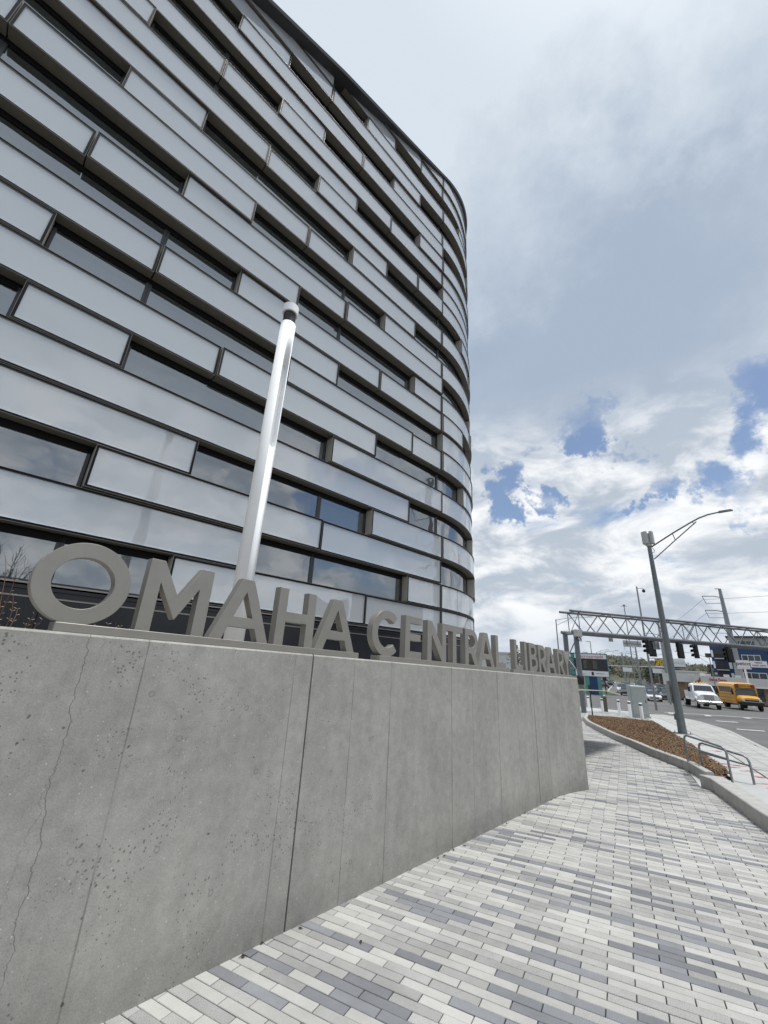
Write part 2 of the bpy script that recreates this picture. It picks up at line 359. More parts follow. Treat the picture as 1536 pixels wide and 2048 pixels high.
# ------------------------------------------------------------------ mesh helpers
ORG = {}
class MB:
    def __init__(s, M=None): s.v = []; s.f = []; s.mi = []; s.sm = []; s.M = M
    def add(s, vs, fs, mi=0, smooth=False):
        n = len(s.v)
        for v in vs:
            v = Vector(v)
            if s.M is not None: v = s.M @ v
            s.v.append(v)
        for f in fs: s.f.append(tuple(i + n for i in f)); s.mi.append(mi); s.sm.append(smooth)
    def box(s, c, d, mi=0, R=None):
        x, y, z = d[0]/2, d[1]/2, d[2]/2
        vs = [Vector((i*x, j*y, k*z)) for i in (-1, 1) for j in (-1, 1) for k in (-1, 1)]
        if R is not None: vs = [R @ v for v in vs]
        s.add([v + Vector(c) for v in vs], [(0,1,3,2), (4,6,7,5), (0,4,5,1), (2,3,7,6), (0,2,6,4), (1,5,7,3)], mi)
    def hexa(s, b, t, mi=0, sides=None, top=None):
        """frustum from 4 bottom and 4 top points"""
        s.add(list(b) + list(t), [(3,2,1,0)], mi)
        s.add(list(b) + list(t), [(4,5,6,7)], top if top is not None else mi)
        for i in range(4):
            j = (i+1) % 4
            s.add(list(b) + list(t), [(i, j, 4+j, 4+i)], (sides[i] if sides else mi))
    def tube(s, pts, r, n=8, mi=0, cap=True, smooth=True):
        pts = [Vector(p) for p in pts]
        rs = r if isinstance(r, (list, tuple)) else [r]*len(pts)
        vs = []; prev = None
        for i, p in enumerate(pts):
            t = (pts[min(i+1, len(pts)-1)] - pts[max(i-1, 0)]).normalized()
            if prev is None:
                a = t.orthogonal().normalized()
            else:
                a = (prev - t*prev.dot(t)).normalized()
            prev = a; b = t.cross(a)
            for k in range(n):
                an = 2*pi*k/n
                vs.append(p + (a*cos(an) + b*sin(an))*rs[i])
        fs = []
        for i in range(len(pts)-1):
            for k in range(n):
                k2 = (k+1) % n
                fs.append((i*n+k, i*n+k2, (i+1)*n+k2, (i+1)*n+k))
        s.add(vs, fs, mi, smooth)
        if cap:
            m = len(pts)-1
            s.add(vs[:n], [tuple(range(n))[::-1]], mi); s.add(vs[m*n:], [tuple(range(n))], mi)
    def prism(s, poly, z0, z1, mi=0):
        """polygon in local xy, extruded along z"""
        n = len(poly)
        vs = [(p[0], p[1], z0) for p in poly] + [(p[0], p[1], z1) for p in poly]
        s.add(vs, [tuple(range(n))[::-1], tuple(range(n, 2*n))] + [(i, (i+1) % n, n+(i+1) % n, n+i) for i in range(n)], mi)
    def build(s, name, mats, parent=None, kind=None, label=None, bevel=None):
        o0 = ORG.get(parent.name, Vector()) if parent else Vector()
        me = bpy.data.meshes.new(name)
        me.from_pydata([tuple(v - o0) for v in s.v], [], s.f)
        if not isinstance(mats, (list, tuple)): mats = [mats]
        for m in mats: me.materials.append(m)
        me.polygons.foreach_set('material_index', s.mi); me.polygons.foreach_set('use_smooth', s.sm)
        me.update()
        o = bpy.data.objects.new(name, me); COL.objects.link(o)
        if parent: o.parent = parent
        ORG[o.name] = o0
        if kind: o['kind'] = kind
        if label: o['label'] = label
        if bevel:
            bm = bmesh.new(); bm.from_mesh(me)
            bmesh.ops.remove_doubles(bm, verts=bm.verts, dist=1e-5)
            bmesh.ops.bevel(bm, geom=[e for e in bm.edges if len(e.link_faces) == 2 and e.calc_face_angle(0) > .5], offset=bevel, segments=1, affect='EDGES')
            bm.to_mesh(me); bm.free()
        return o
def thing(name, label, cat, loc=(0, 0, 0), group=None):
    o = bpy.data.objects.new(name, None); COL.objects.link(o); o.location = loc; o.empty_display_size = .2
    o['label'] = label; o['category'] = cat
    if group: o['group'] = group
    ORG[o.name] = Vector(loc)
    return o
def tag(o, label, cat, group=None):
    o['label'] = label; o['category'] = cat
    if group: o['group'] = group
    return o
def copy_tree(o, parent=None):
    c = o.copy(); COL.objects.link(c)
    if parent: c.parent = parent
    for ch in list(o.children): copy_tree(ch, c)
    return c
def azv(a): return Vector((sin(radians(a)), cos(radians(a)), 0))
def facing(o, az):
    """frame whose z axis looks along azimuth az, x to the right for someone facing it, y up"""
    n = azv(az); x = azv(az - 90); y = Vector((0, 0, 1))
    return Matrix(((x.x, y.x, n.x, o[0]), (x.y, y.y, n.y, o[1]), (x.z, y.z, n.z, o[2]), (0, 0, 0, 1)))
_tc = [0]
def text_part(name, txt, size, M, mat_, parent, depth=.004, xscale=1.0, bold=0.0, align='CENTER', kind=None):
    cu = bpy.data.curves.new(name, 'FONT'); cu.body = txt; cu.size = size; cu.align_x = align; cu.align_y = 'CENTER'
    cu.extrude = depth; cu.offset = bold; cu.resolution_u = 3
    to = bpy.data.objects.new(name, cu); COL.objects.link(to)
    dg = bpy.context.evaluated_depsgraph_get()
    me = bpy.data.meshes.new_from_object(to.evaluated_get(dg))
    bpy.data.objects.remove(to)
    o0 = ORG.get(parent.name, Vector())
    for v in me.vertices: v.co = (M @ Vector((v.co.x*xscale, v.co.y, v.co.z))) - o0
    me.materials.clear(); me.materials.append(mat_)
    o = bpy.data.objects.new(name, me); COL.objects.link(o); o.parent = parent
    return o

# ------------------------------------------------------------------ terrain
GX, GY = -0.012, 0.036
def gz(x, y):
    q = GX*x + GY*y
    if q < -0.5: q = -0.5 + (q+.5)*.2
    k = .22; c = 1.45
    h = max(0.0, min(1.0, 0.5 + 0.5*(c - q)/k))
    q = c*(1-h) + q*h - k*h*(1-h)*0 if False else (q if q < c-.3 else c-.3 + .3*(1-math.exp(-(q-c+.3)/.3)))
    return -q
RA = Vector((.4955, .8686, 0)); RB = Vector((.8686, -.4955, 0))   # along / across the street
def ab(a, b, dz=0.0):
    p = RA*a + RB*b; return Vector((p.x, p.y, gz(p.x, p.y) + dz))
def W2(x, y, dz=0.0): return Vector((x, y, gz(x, y) + dz))
def sheet(name, polys, mats, dz=0., step=None, kind='structure', parent=None):
    mb = MB()
    for poly in polys:
        mb.add([ab(a, b, dz) for a, b in poly], [tuple(range(len(poly)))])
    return mb.build(name, mats, parent, kind=kind)
def grid(name, a0, a1, b0, b1, na, nb, dz, m, kind='structure'):
    mb = MB(); vs = []; fs = []
    for i in range(na+1):
        for j in range(nb+1):
            vs.append(ab(a0+(a1-a0)*i/na, b0+(b1-b0)*j/nb, dz))
    for i in range(na):
        for j in range(nb):
            k = i*(nb+1)+j; fs.append((k, k+nb+1, k+nb+2, k+1))
    mb.add(vs, fs); return mb.build(name, m, None, kind=kind)

# ground one large sheet
mb = MB(); vs = []; fs = []
xs = sorted(set([-1500, -800, -400, -200, -120, -80, -60] + list(range(-40, 121, 5)) + [150, 200, 300, 500, 900, 1500, 2500]))
ys = sorted(set([-1500, -800, -400, -200, -120, -80, -60] + list(range(-40, 161, 5)) + [200, 300, 500, 900, 1500, 2500]))
for x in xs:
    for y in ys: vs.append((x, y, gz(x, y) - .19))
n = len(ys)
for i in range(len(xs)-1):
    for j in range(n-1): fs.append((i*n+j, (i+1)*n+j, (i+1)*n+j+1, i*n+j+1))
mb.add(vs, fs); mb.build('ground', M_asph, None, kind='structure')

# plaza
def bmax(a):
    pts = [(-30, 7.5), (7.94, 1.40), (10.50, 1.10), (10.51, 1.02), (12.07, 1.03), (14.13, .42), (17.39, -.46), (22.66, -1.63), (25.2, -2.0), (29.4, -2.15), (29.41, -2.15), (29.6, 1.3), (36, .3), (40, -2)]
    for (a0, b0), (a1, b1) in zip(pts, pts[1:]):
        if a0 <= a <= a1: return b0 + (b1-b0)*(a-a0)/(a1-a0)
    return 0
WD = azv(41.7); WY = Vector((-WD.y, WD.x, 0))
def wall_local(p): return p.x*WD.x + p.y*WD.y, p.x*WY.x + p.y*WY.y
plaza = MB()
seg = [-12, -8, -4, 0, 4, 8, 10.5, 12.07, 14.13, 17.39, 20, 22.66, 25.2, 29.38, 29.6, 33, 36]
vs = []; fs = []
for a in seg: vs += [ab(a, -14, -.035), ab(a, bmax(a)+.02, -.035)]
for i in range(len(seg)-1): fs.append((2*i, 2*i+1, 2*i+3, 2*i+2))
plaza.add(vs, fs); plaza = plaza.build('plaza_paving', M_joint, None, kind='structure')

PL, PW = .292, .0735
def paver_mesh(name, m, dz=0):
    mb = MB(); l, w, c, t = PL/2-.003, PW/2-.0022, .0028, .05
    lo = [(-w, -l), (w, -l), (w, l), (-w, l)]; hi = [(-w+c, -l+c), (w-c, -l+c), (w-c, l-c), (-w+c, l-c)]
    vs = [(x, y, -t) for x, y in lo] + [(x, y, -c) for x, y in lo] + [(x, y, 0) for x, y in hi]
    fs = []
    for i in range(4):
        j = (i+1) % 4
        fs += [(i, j, 4+j, 4+i), (4+i, 4+j, 8+j, 8+i)]
    fs.append((8, 9, 10, 11))
    return vs, fs
pv, pf = paver_mesh('p', None)
gn = Vector((GX, GY, 1)).normalized()
def tri_sub(v, t): return t
PVX = (RA - gn*RA.dot(gn)).normalized(); PVY = gn.cross(PVX)   # PVY ~ -RB
CI = cam.matrix_world.inverted()
def inview(p, m=1.04):
    c = CI @ p
    return c.z < -.1 and abs(c.x/-c.z) < 768/810*m and abs(c.y/-c.z) < 1024/810*m
cells = []
rp = random.Random(5)
a = -1.5; row = 0
while a < 36.0:
    off = (0.5 if row % 2 else 0.0) + .02*sin(row*.5)
    dk = 0
    b = -13.0 + off*PL
    bm_ = bmax(a)
    while b < (bm_ + .10 if (a < 10.3 or 12.3 < a < 25) else bm_ - .08):
        p = ab(a, b)
        s_, y_ = wall_local(p)
        ok = y_ < (2.98 if s_ < 8.0 else 2.75) if s_ < 8.5 else True
        if 25.2 < a < 29.5:
            ok = ok and b < -2.25
        if ok and b > -9 and not (a < -1 and abs(b) > 6):
            r = rp.random()
            if dk > 0 and rp.random() < .45: m = 2; dk = 0
            elif r < .15: m = 2; dk = 1
            elif r < .50: m = 1; dk = 0
            else: m = 0; dk = 0
            cells.append((a, b, m, p))
        b += PL
    a += PW; row += 1
vis = [c for c in cells if inview(c[3])]
vis.sort(key=lambda c: c[3].length)
near = set(id(c) for c in vis[:300])
pmesh = []
for m_ in (M_pl, M_pm, M_pd):
    me = bpy.data.meshes.new('paver'); me.from_pydata(pv, [], pf); me.materials.append(m_); me.update(); pmesh.append(me)
rest = MB()
R3 = Matrix((PVX, PVY, gn)).transposed()
for c in cells:
    h = rp.uniform(-.0012, .0012)
    tilt = Matrix.Rotation(rp.gauss(0, .0025), 3, 'X') @ Matrix.Rotation(rp.gauss(0, .004), 3, 'Y')
    if id(c) in near:
        o = bpy.data.objects.new('paver', pmesh[c[2]]); COL.objects.link(o); o.parent = plaza
        Mx = (R3 @ tilt).to_4x4(); Mx.translation = c[3] + gn*h; o.matrix_local = Mx
    else:
        RR = R3 @ tilt
        rest.add([RR @ Vector(v) + c[3] + gn*h for v in pv], pf, c[2])
rest.build('pavers', [M_pl, M_pm, M_pd], plaza, kind='stuff')

# ------------------------------------------------------------------ kerbs, bed, sidewalk, street
def sweep_kerb(name, path, w, h, base=-.12, m=M_kerb, side=1):
    """concrete kerb following (a,b) points; plaza-side face on the path, body to the +b side"""
    mb = MB(); vs = []; n = len(path)
    for i, (a, b) in enumerate(path):
        p0 = Vector(path[max(i-1, 0)]); p1 = Vector(path[min(i+1, n-1)])
        t = (p1-p0).normalized(); nn = Vector((-t.y, t.x))*side
        q = Vector((a, b)) + nn*w
        c = .012
        q1 = Vector((a, b)) + nn*c; q2 = Vector((a, b)) + nn*(w-c)
        vs += [ab(a, b, base), ab(a, b, h-c), ab(q1.x, q1.y, h), ab(q2.x, q2.y, h), ab(q.x, q.y, h-c), ab(q.x, q.y, base)]
    fs = []
    for i in range(n-1):
        for k in range(5): fs.append((i*6+k, i*6+k+1, (i+1)*6+k+1, (i+1)*6+k))
    fs += [tuple(range(6)), tuple(range((n-1)*6, n*6))[::-1]]
    mb.add(vs, fs); return mb.build(name, m, None, kind='structure')
kpath = [(11.0, 1.19), (11.7, 1.10), (12.2, 1.03), (13.2, .72), (14.13, .42), (15.8, 0), (17.39, -.46), (20, -1.05), (22.66, -1.63), (25.2, -1.95), (29.3, -2.1)]
sweep_kerb('bed_kerb', kpath, .14, .19, side=1)
# cheek wall beside the steps
mb = MB()
poly = [(10.50, 1.03), (10.52, 1.40), (8.2, 1.62), (4.0, 2.35), (-3.0, 3.6), (-3.0, 3.2), (4.0, 1.98), (7.94, 1.36), (10.2, 1.16)]
n = len(poly)
vs = [ab(a, b, -.15) for a, b in poly] + [ab(a, b, .20) for a, b in poly]
mb.add(vs, [tuple(range(n))[::-1], tuple(range(n, 2*n))] + [(i, (i+1) % n, n+(i+1) % n, n+i) for i in range(n)])
cw = mb.build('low_wall', M_kerb, None, bevel=.012)
tag(cw, 'low grey concrete wall edging the pavers at the right, beside the handrails', 'low wall')
def interp0(pts, a):
    for (x0, y0), (x1, y1) in zip(pts, pts[1:]):
        if x0 <= a <= x1: return y0+(y1-y0)*(a-x0)/(x1-x0)
    return pts[-1][1]
# mulch bed
bed_poly = [(11.0, 1.42), (12.2, 1.22), (14.2, .60), (17.45, -.28), (22.7, -1.45), (25.2, -1.78), (29.2, -1.95), (28.9, -1.2), (27.6, 1.15), (22, 1.42), (16.7, 1.64), (12.1, 1.72)]
sheet('planting_bed', [bed_poly], M_mulch[0], .075)
def inside(p, poly):
    x, y = p; c = False; n = len(poly)
    for i in range(n):
        x0, y0 = poly[i]; x1, y1 = poly[(i+1) % n]
        if (y0 > y) != (y1 > y) and x < (x1-x0)*(y-y0)/(y1-y0)+x0: c = not c
    return c
mb = MB(); rm = random.Random(3); k = 0
while k < 17000:
    a, b = rm.uniform(11, 29.3), rm.uniform(-2.1, 1.75)
    if not inside((a, b), bed_poly): continue
    k += 1
    l = rm.uniform(.018, .075)*(1.0 if a < 20 else 1.5); w = rm.uniform(.006, .02)
    hump = .03*sin(a*.9)*sin(b*1.7+1) + .02
    p = ab(a, b, .09 + max(0, hump) + rm.uniform(0, .03))
    R = Matrix.Rotation(rm.uniform(0, 6.3), 3, 'Z') @ Matrix.Rotation(rm.gauss(0, .35), 3, 'Y') @ Matrix.Rotation(rm.gauss(0, .5), 3, 'X')
    mb.add([R @ Vector(q) + p for q in ((-l/2, -w/2, 0), (l/2, -w/2, 0), (l/2, w/2, 0), (-l/2, w/2, 0), (0, 0, .012))], [(0,1,4), (1,2,4), (2,3,4), (3,0,4)], rm.choice((0, 0, 1, 1, 2)))
for k in range(150):      # chips spilled over the kerb and onto the pavers
    a = rm.uniform(11.5, 24); b = interp0(kpath, a) + rm.choice((.07, -abs(rm.gauss(.0, .12)) - .02)); l = rm.uniform(.02, .05); w = rm.uniform(.006, .014)
    p = ab(a, b, .197 if b > interp0(kpath, a) else .006)
    R = Matrix.Rotation(rm.uniform(0, 6.3), 3, 'Z')
    mb.add([R @ Vector(q) + p for q in ((-l/2, -w/2, 0), (l/2, -w/2, 0), (l/2, w/2, 0), (-l/2, w/2, 0), (0, 0, .01))], [(0,1,4), (1,2,4), (2,3,4), (3,0,4)], rm.choice((0, 1, 2)))
# under-surface of the heaped mulch
mb2 = MB()
for i in range(60):
    for j in range(20):
        a0 = 11+i*.3; b0 = -2.1+j*.2
        if inside((a0+.15, b0+.1), bed_poly):
            mb.add([ab(x, y, .08 + max(0, .03*sin(x*.9)*sin(y*1.7+1)+.02)) for x, y in ((a0, b0), (a0+.3, b0), (a0+.3, b0+.2), (a0, b0+.2))], [(0,1,2,3)], 0)
mb.build('mulch', M_mulch, None, kind='stuff')
# steps / opening slab, landing, sidewalk
sheet('step_opening', [[(10.53, 1.02), (12.10, 1.03), (11.6, 1.26), (11.0, 1.2), (10.9, 1.42), (10.53, 1.41)]], M_walk, -.004)
sheet('steps_landing', [[(11.9, 1.75), (11.75, 2.4), (4.0, 4.2), (4.0, 2.4), (8.2, 1.64), (10.55, 1.42), (11.0, 1.43)]], M_walk, .012)
sw = [[(11.8, 1.70), (16.7, 1.66), (16.7, 2.42), (11.6, 2.38)], [(16.7, 1.66), (22, 1.44), (27.6, 1.17), (27.6, 2.1), (18.82, 2.44), (16.7, 2.42)],
      [(27.6, 1.17), (29.6, 1.3), (33, .8), (36, .3), (36, 1.1), (31.5, 1.84), (27.6, 2.1)]]
mb = MB()
for i in range(0, 30):       # individual sidewalk slabs with joints between them
    a0, a1 = 11.8 + i*.85, 11.8 + (i+1)*.85 - .012
    if a1 > 36: break
    def lo(a):
        pts = [(11.0, 1.72), (16.7, 1.66), (22, 1.44), (27.6, 1.17), (29.6, 1.3), (33, .8), (40, -.3)]
        for (x0, y0), (x1, y1) in zip(pts, pts[1:]):
            if x0 <= a <= x1: return y0+(y1-y0)*(a-x0)/(x1-x0)
    def hi(a):
        pts = [(11.0, 2.36), (18.82, 2.44), (27.6, 2.1), (31.5, 1.84), (36.1, 1.1), (40, 0)]
        for (x0, y0), (x1, y1) in zip(pts, pts[1:]):
            if x0 <= a <= x1: return y0+(y1-y0)*(a-x0)/(x1-x0)
    mb.add([ab(a0, lo(a0), .008), ab(a1, lo(a1), .008), ab(a1, hi(a1), .008), ab(a0, hi(a0), .008)], [(0,1,2,3)])
mb.add([ab(3, 1.75, -.06), ab(36, .2, -.06), ab(36, 2.6, -.06), ab(3, 5, -.06)], [(0,1,2,3)])
mb.build('sidewalk', M_walk, None, kind='structure')
# kerbside band of small setts, then kerb stone
curb = [(4, 4.3), (12, 3.8), (18.75, 3.85), (26.45, 4.15), (32.76, 3.75), (36.5, 3.0), (38.7, 2.2), (41, .9), (43.5, -1.2), (45.5, -4), (46.5, -8)]
mb = MB(); band = MB(); rb = random.Random(8)
inner = [(4, 3.2), (11.6, 2.40), (18.82, 2.46), (27.6, 2.12), (31.5, 1.86), (36.1, 1.12), (39, -.4), (41, -2.5), (42.5, -6)]
def interp(pts, a):
    for (x0, y0), (x1, y1) in zip(pts, pts[1:]):
        if x0 <= a <= x1: return y0+(y1-y0)*(a-x0)/(x1-x0)
    return pts[-1][1]
a = 6.0
while a < 38:
    lo_, hi_ = interp(inner, a), interp(curb, a) - .16
    w_ = .145
    b = lo_ + .01
    while b < hi_ - .05:
        l = .42
        b1 = min(b + l, hi_)
        t = rb.random(); mi = 0 if t < .62 else (1 if t < .9 else 2)
        band.add([ab(a, b, .006), ab(a+w_-.01, b, .006), ab(a+w_-.01, b1-.012, .006), ab(a, b1-.012, .006)], [(0,1,2,3)], mi)
        b = b1
    a += w_
band.build('kerbside_pavers', [M_pl, M_walk, M_pm], None, kind='stuff')
vs = []; fs = []
for a in [4 + i*1.0 for i in range(35)]:
    vs += [ab(a, interp(inner, a)-.02, -.02), ab(a, interp(curb, a)-.1, -.02)]
for i in range(34): fs.append((2*i, 2*i+1, 2*i+3, 2*i+2))
mb.add(vs, fs); mb.build('kerbside_bed', M_joint, None, kind='structure')
sweep_kerb('street_kerb', curb, .16, .012, base=-.3, side=-1)
# corner paving to the crossing beyond the bed
mb = MB(); vs = [ab(36, -9, -.01), ab(36, .3, -.01), ab(38.2, 1.6, -.01), ab(40.5, .1, -.01), ab(42.6, -2, -.01), ab(44.4, -5, -.01), ab(45.4, -9, -.01)]
mb.add(vs, [tuple(range(len(vs)))]); mb.build('corner_paving', M_walk, None, kind='structure')
# painted road markings
mk = MB()
def mark(a0, a1, b0, b1, sk=0.0):
    n = max(1, int(abs(a1-a0)/2)); pts0 = []; pts1 = []
    for i in range(n):
        x0 = a0+(a1-a0)*i/n; x1 = a0+(a1-a0)*(i+1)/n; s0 = sk*i/n; s1 = sk*(i+1)/n
        mk.add([ab(x0, b0+s0, -.182), ab(x1, b0+s1, -.182), ab(x1, b1+s1, -.182), ab(x0, b1+s0, -.182)], [(0,1,2,3)])
for i in range(8):   # crosswalk bars and lane lines
    mark(46.0, 47.3, 3.2+i*2.6, 3.6+i*2.6)
mark(30.0, 36.0, 8.0, 8.14); mark(18, 24, 8.0, 8.14)
mark(35.2, 35.9, 9.2, 11.4); mark(31.2, 31.6, 5.2, 6.4, 0); mark(36, 43.0, 12.2, 12.36); mark(38.6,39.1,5.4,6.6)
mark(47.9, 48.3, 3, 24)
for i in range(30):
    for b in (1.7, 6.2, 10.8): mark(80+i*9, 83+i*9, b, b+.14)
    mark(80+i*9, 89+i*9, -3.0, -2.85)
mk.build('road_markings', M_paint, None, kind='structure')
rd = MB(); rr = random.Random(4)
for a, b, l in ((18.2, 1.9, .5), (13.5, 1.9, .45), (13.2, 2.15, .3), (14.0, 1.84, .35), (13.9, 2.15, .35), (11.55, 2.06, .7), (11.1, 2.1, .5), (16.8, 2.2, .3), (12.5, 2.2, .4)):
    for k in range(3):
        da, db = rr.uniform(-.12, .12), rr.uniform(-.1, .1)
        rd.add([ab(a+da, b+db, .013), ab(a+da+.04, b+db+l*.5, .013), ab(a+da+.08, b+db+l*.5, .013), ab(a+da+.05, b+db, .013)], [(0,1,2,3)])
rd.build('utility_marks', M_redpaint, None, kind='structure')

# ------------------------------------------------------------------ concrete sign wall (local frame: x along wall, y into the planting, z up)
WROT = Matrix((( WD.x, WY.x, 0, 0), (WD.y, WY.y, 0, 0), (0, 0, 1, 0), (0, 0, 0, 1)))
wall = thing('sign_wall', 'long grey cast concrete wall with bug holes and cracks, carrying the metal letters', 'wall')
wall.matrix_world = WROT
ORG[wall.name] = Vector()
def wtop(s): return 1.67 - .0189*s
def wbot(s): return -.33 - .0189*s
joints = [-7.0, -2.25, 2.30, 6.83]
for i, (s0, s1) in enumerate(zip(joints, joints[1:] + [8.45])):
    g = .007
    last = i == 3
    if not last:
        plan = [(s0+g, 2.73), (s1-g, 2.73), (s1-g, 3.05), (s0+g, 3.05)]
    else:
        plan = [(s0+g, 2.73), (7.55, 2.728), (8.0, 2.66), (8.32, 2.56), (8.44, 2.53), (8.47, 2.56), (9.6, 3.3), (9.35, 3.55), (s0+g, 3.05)]
    c = .012; n = len(plan)
    mb = MB()
    lo = [(x, y, wbot(x)) for x, y in plan]; m1 = [(x, y, wtop(x)-c) for x, y in plan]
    cx = sum(p[0] for p in plan)/n; cy = sum(p[1] for p in plan)/n
    hi = []
    for x, y in plan:
        hi.append((x, y + (c if y < cy else -c)*(1 if True else 0), wtop(x)))
    vs = lo + m1 + hi
    fs = [tuple(range(n))[::-1], tuple(range(2*n, 3*n))]
    for k in range(n):
        j = (k+1) % n; fs += [(k, j, n+j, n+k), (n+k, n+j, 2*n+j, 2*n+k)]
    mb.add(vs, fs)
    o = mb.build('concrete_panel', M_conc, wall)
mb = MB()
for s in joints[1:]: mb.hexa([(s-.05, 2.75, wbot(s)), (s+.05, 2.75, wbot(s)), (s+.05, 3.0, wbot(s)), (s-.05, 3.0, wbot(s))], [(s-.05, 2.75, wtop(s)-.02), (s+.05, 2.75, wtop(s)-.02), (s+.05, 3.0, wtop(s)-.02), (s-.05, 3.0, wtop(s)-.02)])
mb.build('joint_filler', M_joint, wall)

# raised planting ground behind the wall
mb = MB()
for s0, s1 in ((-9, -2), (-2, 3), (3, 9.3), (9.3, 16)):
    y0 = 3.04 if s1 < 9.4 else 3.3
    mb.add([WROT @ Vector(p) for p in ((s0, y0, 1.42-.019*s0), (s1, y0, 1.42-.019*s1), (s1, 9, 1.3-.019*s1), (s0, 9, 1.3-.019*s0))], [(0,1,2,3)])
mb.build('raised_planting', M_soil, None, kind='structure')

# ------------------------------------------------------------------ letters
T = .185
def arc(cx, cy, rx, ry, a0, a1, n=16):
    return [(cx+rx*cos(radians(a0+(a1-a0)*i/n)), cy+ry*sin(radians(a0+(a1-a0)*i/n))) for i in range(n+1)]
def shape_letter(ch, w):
    if ch == 'O': return [arc(w/2, .5, w/2, .515, 0, 360, 64)[:-1], arc(w/2, .5, w/2-T, .515-T, 0, 360, 64)[:-1]]
    if ch == 'C':
        o = arc(.52, .5, .52, .515, 47, 313, 48); i = arc(.52, .5, .52-T, .515-T, 313, 47, 48)
        return [o + i]
    if ch == 'I': return [[(0, 0), (T, 0), (T, 1), (0, 1)]]
    if ch == 'L': return [[(0, 0), (w, 0), (w, .16), (T, .16), (T, 1), (0, 1)]]
    if ch == 'T': return [[(w/2-T/2, 0), (w/2+T/2, 0), (w/2+T/2, .835), (w, .835), (w, 1), (0, 1), (0, .835), (w/2-T/2, .835)]]
    if ch == 'H': return [[(0, 0), (T, 0), (T, .415), (w-T, .415), (w-T, 0), (w, 0), (w, 1), (w-T, 1), (w-T, .585), (T, .585), (T, 1), (0, 1)]]
    if ch == 'E': return [[(0, 0), (w, 0), (w, .16), (T, .16), (T, .425), (w-.05, .425), (w-.05, .58), (T, .58), (T, .84), (w, .84), (w, 1), (0, 1)]]
    if ch == 'N': return [[(0, 0), (T, 0), (T, .66), (w-T-.02, 0), (w, 0), (w, 1), (w-T, 1), (w-T, .34), (T+.02, 1), (0, 1)]]
    if ch == 'M': return [[(0, 0), (T, 0), (T, .70), (w/2-.005, .20), (w/2+.005, .20), (w-T, .70), (w-T, 0), (w, 0), (w, 1), (w-.19, 1), (w/2, .50), (.19, 1), (0, 1)]]
    if ch == 'A':
        q = .11
        return [[(0, 0), (.2, 0), (.285, .21), (w-.285, .21), (w-.2, 0), (w, 0), (w/2+q, 1.0), (w/2-q, 1.0)], [(.35, .365), (w/2, .80), (w-.35, .365)]]
    if ch == 'Y': return [[(w/2-T/2, 0), (w/2+T/2, 0), (w/2+T/2, .40), (w, 1), (w-.22, 1), (w/2, .58), (.22, 1), (0, 1), (w/2-T/2, .40)]]
    if ch == 'R':
        r = .325
        o = [(0, 0), (T, 0), (T, .32), (.33, .32), (w-.21, 0), (w+.01, 0), (w-.24, .37)] + arc(w-.34, 1-r, r, r, -62, 90, 14) + [(0, 1)]
        return [o, [(T, .48)] + [(T, .84)] + arc(w-.345, .66, .17, .18, 90, -90, 10)]
    if ch == 'B':
        o = [(0, 0)] + arc(w-.29, .285, .285, .285, -90, 62, 12) + arc(w-.315, .745, .255, .255, -40, 90, 12) + [(0, 1)]
        return [o, [(T, .155), (T, .425)] + arc(w-.31, .29, .13, .135, 90, -90, 10), [(T, .585), (T, .845)] + arc(w-.33, .715, .105, .13, 90, -90, 10)]
def letter_object(ch, s0, w, y, parent):
    cap = .445; cu = bpy.data.curves.new('letter', 'CURVE'); cu.dimensions = '2D'; cu.fill_mode = 'BOTH'
    cu.extrude = .036; cu.bevel_depth = .0018; cu.bevel_resolution = 0
    for loop in shape_letter(ch, w/cap):
        sp = cu.splines.new('POLY'); sp.points.add(len(loop)-1); sp.use_cyclic_u = True
        for p, q in zip(sp.points, loop): p.co = (q[0]*cap, q[1]*cap, 0, 1)
    to = bpy.data.objects.new('letter', cu); COL.objects.link(to)
    me = bpy.data.meshes.new_from_object(to.evaluated_get(bpy.context.evaluated_depsgraph_get()))
    bpy.data.objects.remove(to)
    for v in me.vertices:
        s = s0 + v.co.x
        v.co = (s, y + .038 - v.co.z, wtop(s) + .052 + v.co.y)
    me.materials.clear(); me.materials.append(M_letter)
    for p in me.polygons: p.use_smooth = False
    o = bpy.data.objects.new('letter', me); COL.objects.link(o); o.parent = parent
    return o
words = [('OMAHA', 'taupe metal word OMAHA on a flat base rail, nearest on the wall', (.55, 2.90), [('O', .395, .475), ('M', .955, .43), ('A', 1.43, .475), ('H', 1.965, .385), ('A', 2.385, .475)]),
         ('CENTRAL', 'taupe metal word CENTRAL on its base rail, middle word of the sign', (3.2, 6.19), [('C', 3.105, .47), ('E', 3.645, .30), ('N', 4.065, .395), ('T', 4.46, .40), ('R', 4.925, .34), ('A', 5.265, .475), ('L', 5.80, .31)]),
         ('LIBRARY', 'taupe metal word LIBRARY on its base rail, farthest word of the sign', (6.31, 9.05), [('L', 6.45, .29), ('I', 6.84, T*.445), ('B', 7.03, .345), ('R', 7.435, .345), ('A', 7.775, .475), ('R', 8.375, .345), ('Y', 8.68, .45)])]
